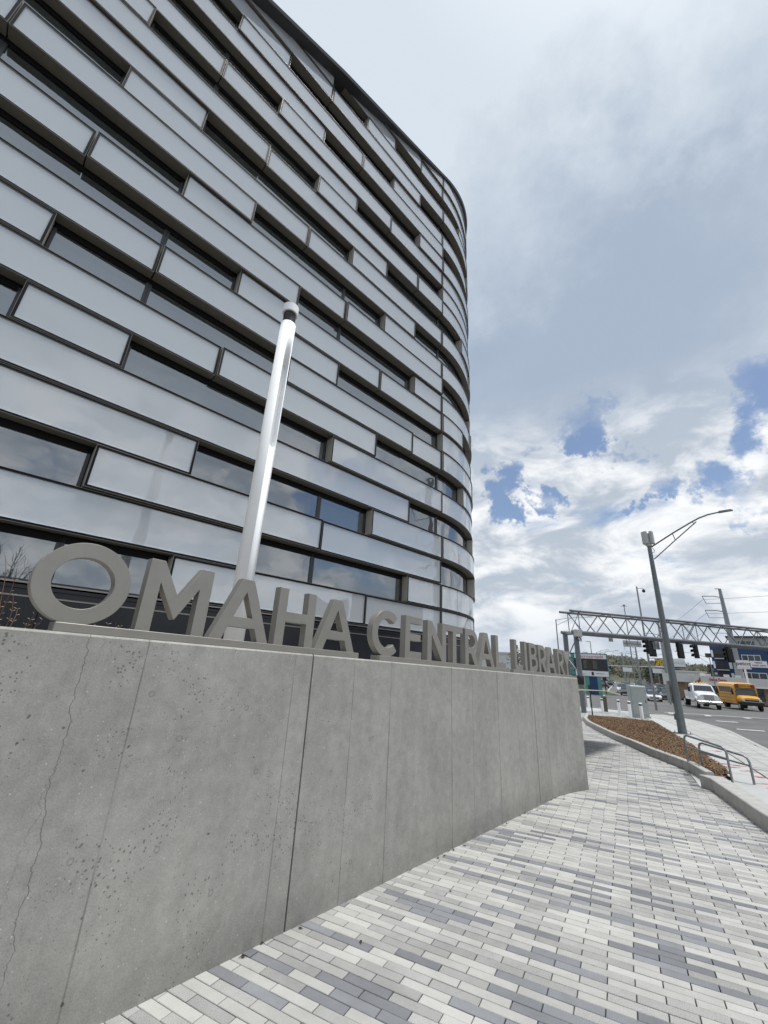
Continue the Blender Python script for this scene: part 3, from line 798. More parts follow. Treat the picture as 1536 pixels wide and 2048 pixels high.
for wname, lab, (r0, r1), letters in words:
    t = thing('sign_word', lab, 'sign', group='metal words on the concrete wall'); t.matrix_world = WROT; ORG[t.name] = Vector()
    mb = MB(); y0, y1 = 2.80, 2.925
    mb.hexa([(r0, y0, wtop(r0)+.002), (r1, y0, wtop(r1)+.002), (r1, y1, wtop(r1)+.002), (r0, y1, wtop(r0)+.002)],
            [(r0, y0, wtop(r0)+.05), (r1, y0, wtop(r1)+.05), (r1, y1, wtop(r1)+.05), (r0, y1, wtop(r0)+.05)])
    mb.build('base_rail', M_letter, t, bevel=.003)
    for ch, s0, w in letters: letter_object(ch, s0, w, 2.83, t)

# ------------------------------------------------------------------ library building
FD = azv(46.0); FQ = Vector((1.87463, 12.35863, 0)); FN = Vector((FD.y, -FD.x, 0))      # FN points out of the facade, to the street
RC = 6.0; UM = 1.541; RP = .765; ZB = 2.4
def F(u, z, off):
    if u <= 0: p = FQ + FD*u + FN*off
    elif u < RC*pi/2:
        th = u/RC; c = FQ - FN*RC
        n = FN*cos(th) + FD*sin(th); p = c + n*(RC+off)
    else:
        c = FQ - FN*RC; e = u - RC*pi/2; p = c + FD*(RC+off) - FN*e
    return Vector((p.x, p.y, z))
def zroof(u): return ZB + RP*(26.95 + .505*min(u, 4.2) - (.3*(u-4.2) if u > 4.2 else 0))
def ulist(u0, u1, fine=False):
    st = .26 if (u1 > 0 or fine) else 3.0
    n = max(1, int(math.ceil((u1-u0)/st))); return [u0+(u1-u0)*i/n for i in range(n+1)]
def sweep(mb, us, prof, mi=0, closed=True, caps=True, smooth=False, clampz=True, mis=None):
    n = len(prof); vs = []
    for u in us:
        zr = zroof(u) - .03
        for off, z in prof: vs.append(F(u, min(z, zr) if clampz else z, off))
    m = n if closed else n-1
    for k in range(m):
        fs = []
        for i in range(len(us)-1):
            k2 = (k+1) % n
            fs.append((i*n+k, (i+1)*n+k, (i+1)*n+k2, i*n+k2))
        mb.add(vs, fs, mis[k] if mis else mi, smooth)
    if closed and caps:
        mb.add(vs[:n], [tuple(range(n))[::-1]], mi); mb.add(vs[-n:], [tuple(range(n))], mi)
lib = thing('library_building', 'tall curved glass library clad in staggered frosted glass boxes and ribbon windows', 'building', (FQ.x, FQ.y, 0))
rows = {0: '12W9W6W5P2P0P-2W-5P-9', 1: '12P8P4W3W1P0P-3P-6P-9', 2: '12P8W6P3P0W-2P-6W-9', 3: '12P5W3W2P0P-4W-6P-9', 4: '12P8P4P1W0W-2P-6P-9',
        5: '12P9W7P6W3P0P-3W-5P-9', 6: '12P8P5P2W0W-1P-4P-9', 7: '12P7W6W4P1P0P-2P-5W-7P-9', 8: '12P9P6P4P3W0P-2P-6P-9', 9: '12W8W6W5P2P0P-1W-3P-9',
        10: '12P7P4W3W1P0P-2P-5P-9', 11: '12W8W6P3P0W-2P-6P-9', 12: '12P8P5W3W2P0P-3P-9', 13: '12W7P4P1W0W-3P-9', 14: '12P9P6W3P0P-2P-9',
        15: '12P8P5P2W0W-1P-4P-9', 16: '12P7W6W4P1P0P-3P-9', 17: '12P9P6P3W0P-4P-9', 18: '12W8W6W5P2P0P-2P-9', 19: '12P7P4W1P0P-3P-9',
        20: '12W8W6P3P0W-2P-9', 21: '12P8P5W3W2P0P-4P-9', 22: '12P7P4P1W0W-2P-9', 23: '12P6P4W3P0P-3P-9', 24: '12P5P2W0W-1P-4P-9',
        25: '6P4P1P0P-3P-9', 26: '3P0P-4P-9', 27: '0P-4P-9', 28: '0P-3P-9'}
import re
DP = .215          # how far the glass boxes stand in front of the windows
rf = random.Random(21)
for r, s in rows.items():
    tk = re.findall(r'-?\d+|[PW]', s)
    z0, z1 = ZB + RP*r, ZB + RP*(r+1)
    for i in range(0, len(tk)-2, 2):
        c0, ty, c1 = int(tk[i]), tk[i+1], int(tk[i+2])
        ua, ub = -c0*UM, -c1*UM
        if zroof(ub) < z0 + .15: continue
        nearroof = zroof(ua) < z1 + .1
        us = ulist(ua, ub, nearroof)
        if ty == 'P':
            o_ = .045 if rf.random() < .45 else 0.0
            g = .012; ua += g; ub -= g; us = ulist(ua, ub, nearroof)
            A, B = z0+.012, z1-.012; th = .042
            fr = MB()
            prof_b = [(-DP, A), (o_, A), (o_, A+th), (-DP, A+th)]
            prof_t = [(-DP, B-th), (o_, B-th), (o_, B), (-DP, B)]
            # materials per side: under, lip, inner, back; bottom inner whitened to bounce light up
            sweep(fr, us, prof_b, mis=[0, 1, 5, 0]); sweep(fr, us, prof_t, mis=[3, 1, 0, 0])
            for uu, d in ((ua, 1), (ub, -1)):
                e = uu + d*th
                lo_, hi_ = min(uu, e), max(uu, e)
                fr.add([F(lo_, z, off) for z in (min(A+th, zroof(lo_)-.03), min(B-th, zroof(lo_)-.03)) for off in (-DP, o_)] + [F(hi_, z, off) for z in (min(A+th, zroof(hi_)-.03), min(B-th, zroof(hi_)-.03)) for off in (-DP, o_)],
                       [(0,2,3,1)] if d > 0 else [(4,5,7,6)], 2)
                vsx = [F(lo_, z, off) for z in (min(A+th, zroof(lo_)-.03), min(B-th, zroof(lo_)-.03)) for off in (-DP, o_)] + [F(hi_, z, off) for z in (min(A+th, zroof(hi_)-.03), min(B-th, zroof(hi_)-.03)) for off in (-DP, o_)]
                fr.add(vsx, [(4,5,7,6)] if d > 0 else [(0,2,3,1)], 3)
                fr.add(vsx, [(1,3,7,5)], 1)
            # thin bright outer edge bead round the box front
            bd = .004
            sweep(fr, us, [(o_, A), (o_+.004, A), (o_+.004, A+bd), (o_, A+bd)], mi=4)
            sweep(fr, us, [(o_, B-bd), (o_+.004, B-bd), (o_+.004, B), (o_, B)], mi=4)
            for uu, d in ((ua, 1), (ub, -1)):
                lo_, hi_ = sorted((uu, uu+d*bd))
                if zroof(uu) > z1:
                    sweep(fr, [lo_, hi_], [(o_, A+bd), (o_+.004, A+bd), (o_+.004, B-bd), (o_, B-bd)], mi=4)
            pb = fr.build('panel_frame', [M_bronze, M_gasket, M_bronze_lit, M_revl, M_edge, M_back], lib)
            gl = MB(); us2 = ulist(ua+th, ub-th, nearroof)
            sweep(gl, us2, [(o_-.018, A+th), (o_-.018, B-th)], closed=False, smooth=(ub > 0))
            gl.build('glass_pane', M_pane, pb)
            bk = MB(); sweep(bk, us2, [(o_-.09, A+th), (o_-.09, B-th)], closed=False)
            bk.build('white_backing', M_back, pb)
        else:
            fr = MB(); A, B = z0, z1; th = .045; f0, f1 = -DP-.05, -DP+.0
            us = ulist(ua+.002, ub-.002, nearroof)
            sweep(fr, us, [(f0, A), (f1, A), (f1, A+th), (f0, A+th)], 0)
            sweep(fr, us, [(f0, B-.115), (f1, B-.115), (f1, B), (f0, B)], 2)
            for uu, d in ((ua+.002, 1), (ub-.002, -1)):
                lo_, hi_ = sorted((uu, uu+d*.05)); sweep(fr, [lo_, hi_], [(f0, A+th), (f1, A+th), (f1, B-th), (f0, B-th)], 0)
            # vertical mullions, about every other module (3 m apart)
            # inner reveal, pale
            sweep(fr, us, [(-DP-.05, B-.12), (-DP-.30, B-.12)], 1, closed=False)
            sweep(fr, us, [(-DP-.05, A+th+.004), (-DP-.30, A+th+.004)], 1, closed=False)
            for uu in (ua+.053, ub-.053):
                fr.add([F(uu, z, off) for z, off in ((min(A+th, zroof(uu)-.03), -DP-.05), (min(A+th, zroof(uu)-.03), -DP-.30), (min(B-th, zroof(uu)-.03), -DP-.30), (min(B-th, zroof(uu)-.03), -DP-.05))], [(0,1,2,3)], 1)
            wf = fr.build('window', [M_mull, M_inrev, M_gasket], lib)
            gl = MB(); us2 = ulist(ua+.05, ub-.05, nearroof)
            sweep(gl, us2, [(-DP-.02, A+th), (-DP-.02, B-.115)], closed=False, smooth=(ub > 0)); gl.build('window_pane', M_winp, wf)
            sh = MB(); sweep(sh, us2, [(-DP-.30, A+th), (-DP-.30, B-th)], closed=False); sh.build('interior_blind', M_shade, wf)
# core, base cladding, coping
core = MB(); us = ulist(-12*UM, 9*UM, True)
sweep(core, us, [(-DP-.8, 0), (-DP-.8, 60)], closed=False)
sweep(core, us, [(-DP-.8, ZB+.0), (-.02, ZB+.0)], closed=False)
core.build('core_wall', M_core, lib)
base = MB(); us = ulist(-12*UM, 9*UM, True)
sweep(base, us, [(-.05, ZB-.03), (.0, ZB-.03), (.0, ZB-.005), (-.05, ZB-.005)], 1, clampz=False)
sweep(base, us, [(-.10, ZB-.10), (-.06, ZB-.10), (-.06, ZB-.05), (-.10, ZB-.05)], 0, clampz=False)
base.build('base_trim', [M_black, M_edge], lib)
for lo_, hi_ in ((2.215, ZB-.105), (1.2, 2.19)):
    c = 12
    while c > -9:
        c1 = c-3
        bb = MB(); sweep(bb, ulist(-c*UM+.004, -c1*UM-.004), [(-.12, lo_), (-.085, lo_), (-.085, hi_), (-.12, hi_)], 0, clampz=False)
        bb.build('cladding_panel', M_black, lib); c = c1
bb = MB(); sweep(bb, us, [(-.12, 2.192), (-.075, 2.192), (-.075, 2.213), (-.12, 2.213)], 0, clampz=False); bb.build('cladding_rail', M_edge, lib)
cop = MB(); us = ulist(-12*UM, 9*UM, True)
n = 4; vs = []
for u in us:
    zr = zroof(u); ov = .09 + .24*min(1, max(0, -u/6.0)) if u < 0 else .09
    vs += [F(u, zr-.05, -.8), F(u, zr-.05, ov), F(u, zr+.07, ov+.03), F(u, zr+.07, -.8)]
for i in range(len(us)-1):
    for k in range(4): cop.add([vs[i*4+k], vs[(i+1)*4+k], vs[(i+1)*4+(k+1) % 4], vs[i*4+(k+1) % 4]], [(0,1,2,3)])
cop.build('roof_coping', M_roof, lib)
rfm = MB(); vs = [F(u, zroof(u)-.02, -.7) for u in us] + [F(us[-1], zroof(us[-1]), -14), F(us[0], zroof(us[0]), -14)]
rfm.add(vs, [tuple(range(len(vs)))]); rfm.build('roof', M_dkroof, lib)
mb = MB(); vs = [F(u, 0, -DP-.8) for u in (-12*UM, 9*UM)]; 
for u in (-12*UM, 9*UM):
    mb.add([F(u, 0, -.3), F(u, 0, -14), F(u, zroof(u), -14), F(u, zroof(u), -.3)], [(0,1,2,3)])
mb.build('side_wall', M_gsid, lib)

# ------------------------------------------------------------------ white light column behind the wall
PX, PY = -1.677, 5.009; pr = .116
pole = thing('light_column', 'tall white cylindrical light column with a long slot, standing behind the wall', 'light column', (PX, PY, 1.3))
mb = MB(); n = 48
vs = []; 
for z in (1.2, 6.50):
    vs += [(PX+pr*cos(2*pi*k/n), PY+pr*sin(2*pi*k/n), z) for k in range(n)]
mb.add(vs, [(k, (k+1) % n, n+(k+1) % n, n+k) for k in range(n)], 0, True); mb.add(vs, [tuple(range(n))[::-1], tuple(range(n, 2*n))], 0)
shaft = mb.build('shaft', M_wpole, pole)
bm = bmesh.new(); bm.from_mesh(shaft.data); bmesh.ops.remove_doubles(bm, verts=bm.verts, dist=1e-5); bm.to_mesh(shaft.data); bm.free()
sd_ = azv(126); sx = azv(36); hw = .052; zt, zbm = 5.70, 4.28
cut = MB(); prof = [(hw*cos(radians(t)), zt-hw+hw*sin(radians(t))) for t in range(0, 181, 15)] + [(-hw, zbm+hw)] + [(hw*cos(radians(t)), zbm+hw+hw*sin(radians(t))) for t in range(195, 361, 15)]
vs = []
for d in (.035, .2): vs += [Vector((PX, PY, 0)) + sx*x + sd_*d + Vector((0, 0, z)) for x, z in prof]
m = len(prof)
cut.add(vs, [tuple(range(m))[::-1], tuple(range(m, 2*m))] + [(k, (k+1) % m, m+(k+1) % m, m+k) for k in range(m)])
cuto = cut.build('slot_cutter', M_wpole, pole)
bmod = shaft.modifiers.new('slot', 'BOOLEAN'); bmod.operation = 'DIFFERENCE'; bmod.object = cuto; bmod.solver = 'EXACT'
me = bpy.data.meshes.new_from_object(shaft.evaluated_get(bpy.context.evaluated_depsgraph_get()))
shaft.modifiers.clear(); shaft.data = me; bpy.data.objects.remove(cuto)
mb = MB(); mb.tube([(PX, PY, 6.50), (PX, PY, 6.72)], .095, 32); mb.tube([(PX, PY, 6.58), (PX, PY, 6.66)], .045, 16); mb.build('lamp_neck', M_dblack, pole)
mb = MB()
mb.tube([(PX, PY, 6.715), (PX, PY, 6.86)], .122, 48); mb.build('lamp_cap', M_wpole, pole)

# ------------------------------------------------------------------ plants behind the wall
def stalk_plant(loc, h, n, lab, seed):
    rs = random.Random(seed)
    t = thing('dry_plant', lab, 'plant', loc, 'dry stalks in the raised planting')
    st = MB(); lf = MB()
    for k in range(n):
        x, y = loc[0]+rs.uniform(-.05, .05), loc[1]+rs.uniform(-.05, .05)
        lx, ly = rs.uniform(-.10, .16), rs.uniform(-.08, .08); hh = h*rs.uniform(.6, 1.0)
        pts = [Vector((x + lx*q*q + .008*sin(q*9+k), y + ly*q*q, loc[2] + hh*q)) for q in [i/8 for i in range(9)]]
        st.tube(pts, [.0032*(1-.6*i/8) for i in range(9)], 5)
        for i in range(2, 9):
            for s_ in (-1, 1):
                if rs.random() < .85:
                    p = pts[i]; d = Vector((WD.x*s_, WD.y*s_, rs.uniform(.2, .9))).normalized(); l = rs.uniform(.012, .024)
                    sd2 = d.cross(Vector((0, 0, 1))).normalized()*.004
                    lf.add([p, p+d*l*.5+sd2, p+d*l, p+d*l*.5-sd2, p+d*l*.5+Vector((0,0,.004))], [(0,1,4), (1,2,4), (2,3,4), (3,0,4)])
    st.build('stems', M_stalk, t); lf.build('leaves', M_dleaf, t)
for i, (s, y, h, n, lab) in enumerate(((.36, 3.2, .60, 2, 'tall dry reddish stalk at the left end of the wall top'), (.46, 3.22, .36, 3, 'dry stalks on the wall just left of the letter O'), (.56, 3.22, .24, 3, 'short dry stalks behind the lower left of the letter O'),
                                       (.93, 3.2, .29, 4, 'dry stalks between the letters O and M'), (1.03, 3.22, .28, 3, 'dry stalk tuft just left of the foot of the letter M'), (.42, 3.25, .40, 2, 'dry stalk pair in front of the dark cladding far left'))):
    p = WROT @ Vector((s, y, wtop(s)-.12 - .06)); stalk_plant(tuple(p), h, n, lab, i+40)
# bits of dry debris along the wall foot
rs = random.Random(77)
for i in range(16):
    s = rs.uniform(1.2, 7.5); y = 2.73 - abs(rs.gauss(.02, .03)) - (rs.uniform(0, .9) if i > 12 else 0)
    p = WROT @ Vector((s, y, 0)); p.z = gz(p.x, p.y) + .004
    mb = MB(); l = rs.uniform(.02, .055); a = rs.uniform(0, 6.3); d = Vector((cos(a), sin(a), 0)); e = Vector((-d.y, d.x, 0))*.006
    mb.tube([p - d*l*.5, p + e*1.5 + Vector((0, 0, .006)), p + d*l*.5], [.001, .0035, .001], 5)
    mb.add([p - e*1.5, p + d*.012, p + e*1.5 + Vector((0, 0, .004)), p - d*.014 + Vector((0, 0, .003))], [(0,1,2), (0,2,3)])
    tag(mb.build('dry_twig', M_debris, None), 'small dark dry twig lying on the pavers by the concrete wall', 'twig', 'dry twigs on the pavers')

# ------------------------------------------------------------------ handrails
def rail(p0, p1, lab):
    t = thing('handrail', lab, 'handrail', tuple(p0[0]), 'steel handrails at the steps')
    b0, h0 = p0; b1, h1 = p1; r = .021
    def pth(k0, k1):
        T0 = b0 + Vector((0, 0, h0*k0)); T1 = b1 + Vector((0, 0, h1*k1)); d = (T1-T0).normalized()
        rr_ = .09
        c0 = [T0 + Vector((0, 0, -rr_)), T0 + Vector((0, 0, -rr_*.3)) + d*rr_*.3, T0 + d*rr_]
        c1 = [T1 - d*rr_, T1 - d*rr_*.3 + Vector((0, 0, -rr_*.3)), T1 + Vector((0, 0, -rr_))]
        return c0, c1
    c0, c1 = pth(1, 1)
    mb = MB(); mb.tube([b0 + Vector((0, 0, -.1))] + c0 + c1 + [b1 + Vector((0, 0, -.1))], r, 10); mb.build('top_rail', M_steel, t)
    mb = MB(); mb.tube([b0 + Vector((0, 0, h0*.68)), b0.lerp(b1, .5) + Vector((0, 0, (h0*.68+h1*.68)/2)), b1 + Vector((0, 0, h1*.68))], r*.8, 8); mb.build('mid_rail', M_steel, t)
rail((W2(6.97, 10.09), .715), (W2(7.03, 9.03), .60), 'galvanised steel handrail whose first post stands by the bed kerb, farther of two')
rail((W2(7.11, 9.87), .60), (W2(7.37, 8.93), .47), 'galvanised steel handrail beside the low wall, nearer of two')

# ------------------------------------------------------------------ street light with antenna
SL = Vector((12.72, 18.44, gz(12.72, 18.44)))
t = thing('street_light', 'grey street light pole with curved arm and a white antenna box on top', 'street light', tuple(SL))
mb = MB(); mb.tube([SL + Vector((0, 0, z)) for z in (0, .3, 4, 8.2)], [.165, .155, .125, .082], 20); mb.build('pole', M_greypole, t)
mb = MB(); mb.box(SL + Vector((0, 0, .015)), (.5, .5, .03)); 
for i in (-1, 1):
    for j in (-1, 1): mb.tube([SL + Vector((i*.19, j*.19, .03)), SL + Vector((i*.19, j*.19, .09))], .018, 6)
mb.build('base_plate', M_greypole, t)
ad = azv(122)
def AP(d, z): return SL + ad*d + Vector((0, 0, z - SL.z))
mb = MB(); mb.tube([AP(.09, 7.40), AP(1.0, 7.97), AP(1.75, 8.40), AP(2.1, 8.58), AP(2.45, 8.70), AP(2.92, 8.77)], .035, 8); mb.build('lamp_arm', M_greypole, t)
mb = MB(); mb.tube([AP(.11, 6.80), AP(1.0, 7.58), AP(1.98, 8.42)], .026, 8); mb.tube([AP(1.0, 7.97), AP(1.06, 7.63)], .02, 6); mb.tube([AP(1.82, 8.44), AP(1.88, 8.34)], .02, 6); mb.build('arm_brace', M_greypole, t)
mb = MB(); q = ad.cross(Vector((0, 0, 1)))*.13; up = Vector((0, 0, 1))
mb.hexa([AP(2.86, 8.72)+q*.5, AP(3.38, 8.76)+q*.5, AP(3.38, 8.76)-q*.5, AP(2.86, 8.72)-q*.5], [AP(2.86, 8.82)+q*.4, AP(3.30, 8.85)+q*.3, AP(3.30, 8.85)-q*.3, AP(2.86, 8.82)-q*.4]); mb.build('lamp_head', M_greypole, t, bevel=.012)
for k in range(3):
    a = 20 + k*120; c = SL + azv(a)*.17 + Vector((0, 0, 8.35))
    mb = MB(Matrix.Translation(c) @ Matrix.Rotation(-radians(a), 4, 'Z')); mb.box((0, 0, 0), (.26, .13, .62)); mb.build('antenna_panel', M_lgrey, t, bevel=.02)
mb = MB(); mb.tube([SL + Vector((0, 0, 7.95)), SL + Vector((0, 0, 8.55))], .12, 12); mb.build('antenna_core', M_lgrey, t)
mb = MB(); mb.tube([SL+Vector((.09, -.03, 7.88)), SL+Vector((.17, -.08, 7.75)), SL+Vector((.13, -.06, 7.62)), SL+Vector((.06, -.03, 7.66))], .012, 6); mb.build('antenna_cable', M_dblack, t)
# electrical box on the pole (seen to its left)
mb = MB(); c = SL + azv(-65)*.24 + Vector((0, 0, 1.48)); mb.M = Matrix.Translation(c) @ Matrix.Rotation(radians(30), 4, 'Z'); mb.box((0, 0, 0), (.16, .12, .70)); mb.tube([(0, 0, -.35), (0, 0, -.42)], .02, 8); mb.build('service_box', M_cab, t, bevel=.01)
mb = MB(); mb.box(SL + azv(-60)*.15 + Vector((0, 0, .62)), (.08, .08, .22)); mb.build('hand_hole', M_greypole, t)

# ------------------------------------------------------------------ bollards, bin, cabinet, slim sign post
bdefs = [((17.6, 36.2), 'white bollard with black band half hidden by the wall corner, farthest of the row'), ((16.05, 31.05), 'white bollard with black band standing just left of the bronze bin'),
         ((16.1, 29.03), 'white bollard with black band, first to the right of the bronze bin'), ((15.37, 26.57), 'white bollard with black band between two others, left of the cabinet'),
         ((14.50, 24.0), 'white bollard with black band right in front of the tall cabinet')]
proto = None
for (x, y), lab in bdefs:
    p = W2(x, y)
    if proto is None:
        proto = thing('bollard', lab, 'bollard', (0, 0, 0), 'white bollards by the crossing'); ORG[proto.name] = Vector()
        r = .082
        mb = MB(); mb.tube([(0, 0, 0), (0, 0, .80)], r, 24); mb.build('post', M_wpole, proto)
        mb = MB(); mb.tube([(0, 0, .80), (0, 0, .885)], r*.93, 24); mb.build('black_band', M_dblack, proto)
        mb = MB(); mb.tube([(0, 0, .885), (0, 0, .93), (0, 0, .945)], [r, r, r*.8], 24); mb.build('cap', M_wpole, proto)
        b = proto
    else: b = copy_tree(proto); b['label'] = lab
    b.location = p
p = W2(17.25, 33.0); t = thing('litter_bin', 'narrow bronze slatted bin beside the second bollard', 'bin', tuple(p))
mb = MB(Matrix.Translation(p) @ Matrix.Rotation(radians(-30), 4, 'Z'))
mb.box((0, 0, .50), (.34, .34, .96)); mb.build('bin_core', M_core, t)
for k in range(6):
    mb = MB(Matrix.Translation(p) @ Matrix.Rotation(radians(-30), 4, 'Z')); mb.box((-.165+k*.066, -.178, .51), (.045, .012, .98)); mb.build('slat', M_bronze, t)
mb = MB(Matrix.Translation(p) @ Matrix.Rotation(radians(-30), 4, 'Z')); mb.box((0, 0, 1.01), (.38, .38, .05)); mb.build('bin_top', M_bronze, t)
p = W2(16.55, 27.6); t = thing('signal_cabinet', 'tall light grey traffic signal cabinet behind the nearest bollard', 'cabinet', tuple(p))
cm = Matrix.Translation(p) @ Matrix.Rotation(radians(-12), 4, 'Z')
mb = MB(cm); mb.box((0, 0, .98), (.92, .60, 1.72)); mb.build('body', M_cab, t, bevel=.02)
mb = MB(cm); mb.box((0, 0, .06), (1.0, .68, .13)); mb.build('plinth', M_kerb, t)
mb = MB(cm); mb.box((0, -.315, 1.0), (.84, .02, 1.56)); dr = mb.build('door', M_cab, t, bevel=.006)
for k in range(5):
    mb = MB(cm); mb.box((-.2+k*.1, -.329, .42), (.03, .01, .42)); mb.build('louvre', M_lgrey, dr)
mb = MB(cm); mb.box((.33, -.335, .95), (.03, .02, .16)); mb.build('handle', M_dblack, dr)
# pedestrian push-button post close behind the wall corner
p = W2(13.3, 27.0); t = thing('push_button_post', 'slim dark pedestrian signal post just past the wall corner', 'post', tuple(p))
mb = MB(); mb.tube([p, p + Vector((0, 0, 1.75))], .035, 10); mb.build('post', M_dblack, t)
mb = MB(); mb.box(p + Vector((0, 0, 1.55)), (.12, .12, .34)); mb.build('button_box', M_dblack, t)

# ------------------------------------------------------------------ signal gantry
GA = Vector((14.10, 31.45, 0)); GB = Vector((34.2, 36.5, 0)); gd = (GB-GA).normalized(); gp = Vector((gd.y, -gd.x, 0))   # gp towards camera
zl, zt_ = 4.38, 5.88; WG = 1.15
gan = thing('signal_gantry', 'grey steel box truss gantry spanning the street and carrying traffic signals', 'gantry', (GA.x, GA.y, gz(GA.x, GA.y)))
LEN = 44.0
def GP(d, k, z): return GA + gd*d + gp*(WG*k) + Vector((0, 0, z))
for k in (0, 1):
    for z, r in ((zl, .115), (zt_, .085)):
        mb = MB(); mb.tube([GP(-.3 - .2*k*0, k, z), GP(LEN, k, z)], r, 12); mb.build('chord', M_gantry, gan)
bay = 2.75; nb_ = int(LEN/bay)
for k in (0, 1):
    for i in range(nb_):
        d0 = .4 + i*bay
        mb = MB(); mb.tube([GP(d0, k, zt_), GP(d0+bay*.5, k, zl)], .036, 6); mb.tube([GP(d0+bay*.5, k, zl), GP(d0+bay, k, zt_)], .036, 6); mb.build('web_brace', M_gantry, gan)
for i in range(nb_+1):
    d0 = .4 + i*bay
    mb = MB(); mb.tube([GP(d0, 0, zt_), GP(d0, 1, zt_)], .03, 6); mb.tube([GP(d0+bay*.5, 0, zl), GP(d0+bay*.5, 1, zl)], .03, 6)
    if i in (0, 4, 7): mb.tube([GP(d0+.1, 0, zt_), GP(d0+.1, 1, zl)], .022, 6); mb.tube([GP(d0+.1, 1, zt_), GP(d0+.1, 0, zl)], .022, 6); mb.tube([GP(d0, 0, zl), GP(d0, 0, zt_)], .03, 6); mb.tube([GP(d0, 1, zl), GP(d0, 1, zt_)], .03, 6)
    mb.build('cross_brace', M_gantry, gan)
for k in (0, 1):
    for d in (0.0, LEN-.3):
        g0 = GP(d, k, 0); g0.z = gz(g0.x, g0.y) - .1; mb = MB(); mb.tube([g0, GP(d, k, zl)], .17, 16); mb.build('post', M_greypole, gan)
mb = MB(); a0 = GP(0, 0, 2.6); a1 = GP(0, 1, 3.9); mb.tube([a0, a1], .04, 8); mb.tube([GP(0, 0, 2.6), GP(0, 1, 1.5)], .04, 8); mb.tube([GP(0, 0, zl-.1), GP(0, 1, zl-.1)], .09, 8); mb.build('post_brace', M_steel, gan)
c = GP(-.05, 1.25, 4.28); mb = MB(Matrix.Translation(c) @ Matrix.Rotation(radians(14), 4, 'Z')); mb.box((0, 0, 0), (.5, .3, .5)); o = mb.build('camera_housing', M_lgrey, None, bevel=.02)
tag(o, 'white detector box with looping black cables at the left end of the gantry', 'equipment box')
ch = MB(); 
for q in range(3): ch.tube([c + Vector((-.2+q*.12, -.1, -.25)), c + Vector((-.22+q*.16, -.15, -.45)), c + Vector((-.05+q*.1, -.12, -.58)), c + Vector((.05+q*.05, -.1, -.40)), c + Vector((.0+q*.08, -.1, -.25))], .02, 6)
cc = ch.build('cable', M_dblack, None); cc.parent = o; cc.matrix_parent_inverse = Matrix.Identity(4)
g0 = GP(0, 1, 1.15); mb = MB(); mb.tube([g0 + Vector((0, 0, -.32)), g0 + Vector((0, 0, -.25)), g0 + Vector((0, 0, .22)), g0 + Vector((0, 0, .3))], [.12, .24, .24, .16], 12); tag(mb.build('pedestrian_signal', M_dblack, None), 'black pedestrian signal strapped to the front gantry post', 'signal')
# signals: position along gantry from bearing, side-on or back-on
def signal(d, k, zc, typ, lab, az=None):
    c = GP(d, k, zc)
    t = thing('traffic_signal', lab, 'traffic signal', tuple(c), 'traffic signals under the gantry')
    n_ = 166 if typ == 'back' else 75 if typ == 'side' else 225
    M_ = facing(c, n_ if az is None else az)
    mb = MB(M_); mb.box((0, 0, 0), (.34, 1.02, .20)); mb.build('housing', M_dblack, t, bevel=.03)
    if typ == 'back':
        mb = MB(M_); mb.box((0, 0, -.11), (.52, 1.2, .012)); mb.build('backplate', M_dblack, t)
    for q in (-1, 0, 1):
        mb = MB(M_); s_ = 1 if typ != 'back' else -1
        pts = [(.15*cos(radians(w)), q*.33 + .15*sin(radians(w))) for w in range(-20, 201, 20)]
        vs = [(x, y, .10*s_) for x, y in pts] + [(x, y, .36*s_) for x, y in pts]; m = len(pts)
        mb.add(vs, [(i, i+1, m+i+1, m+i) for i in range(m-1)] + [(i+1, i, m+i, m+i+1) for i in range(m-1)]); mb.build('visor', M_dblack, t)
    mb = MB(); mb.tube([c + Vector((0, 0, .5)), Vector((c.x, c.y, zl-.02))], .03, 6); mb.build('hanger', M_gantry, t)
def d_at(x, y): return (Vector((x, y, 0))-GA).dot(gd)
signal(d_at(20.15, 31.0)+.6, 1, 3.72, 'side', 'black three-lamp signal seen side-on, first under the gantry from the left', 262)
signal(d_at(21.4, 31.4)+.9, .0, 3.72, 'back', 'black signal with backplate partly hidden behind the street light pole', 200)
signal(d_at(22.5, 31.85)+1.2, 1, 3.66, 'back', 'black signal backplate just right of the street light pole', 186)
signal(d_at(23.6, 32.3)+1.5, 1, 3.66, 'side', 'black three-lamp signal side-on, second right of the street light pole', 262)
signal(d_at(26.2, 33.4)+2.2, 1, 3.62, 'back', 'black signal backplate against the apartment balconies, left of a pair', 190)
signal(d_at(26.9, 33.6)+2.4, .3, 3.66, 'side', 'black signal side-on against the apartment balconies, right of a pair', 262)
signal(d_at(31.2, 35.3)+1.6, 1, 3.62, 'side', 'black signal side-on in front of the blue apartment wall', 262)
signal(d_at(31.9, 35.7)+1.9, .6, 3.62, 'back', 'black signal backplate in front of the blue apartment wall', 190)
def board(d, k, zc, w, h, lab, az=170, m=M_lgrey):
    c = GP(d, k, zc); M_ = facing(c, az)
    t = thing('hanging_sign', lab, 'sign', tuple(c))
    mb = MB(M_); mb.box((0, 0, 0), (w, h, .02)); mb.build('sign_plate', m, t)
    mb = MB(M_); mb.box((0, 0, .025), (w*.95, .04, .03)); mb.build('stiffener', M_gantry, t)
    mb = MB(M_); 
    for x in (-w*.3, w*.3): mb.tube([(x, -h/2, .03), (x, zl - zc, .03)], .018, 6)
    mb.build('hanger', M_gantry, t)
board(d_at(18.65, 30.8)+.65, 1, 3.86, 1.55, .42, 'back of a wide grey street name sign hanging under the gantry')
board(d_at(20.75, 31.2)+.75, 1, 3.86, .55, .55, 'small square grey sign back next to the first signal', m=M_steel)
board(d_at(17.0, 30.6)+.4, 1, 4.02, .34, .26, 'tiny grey box hanging under the gantry near its left end')
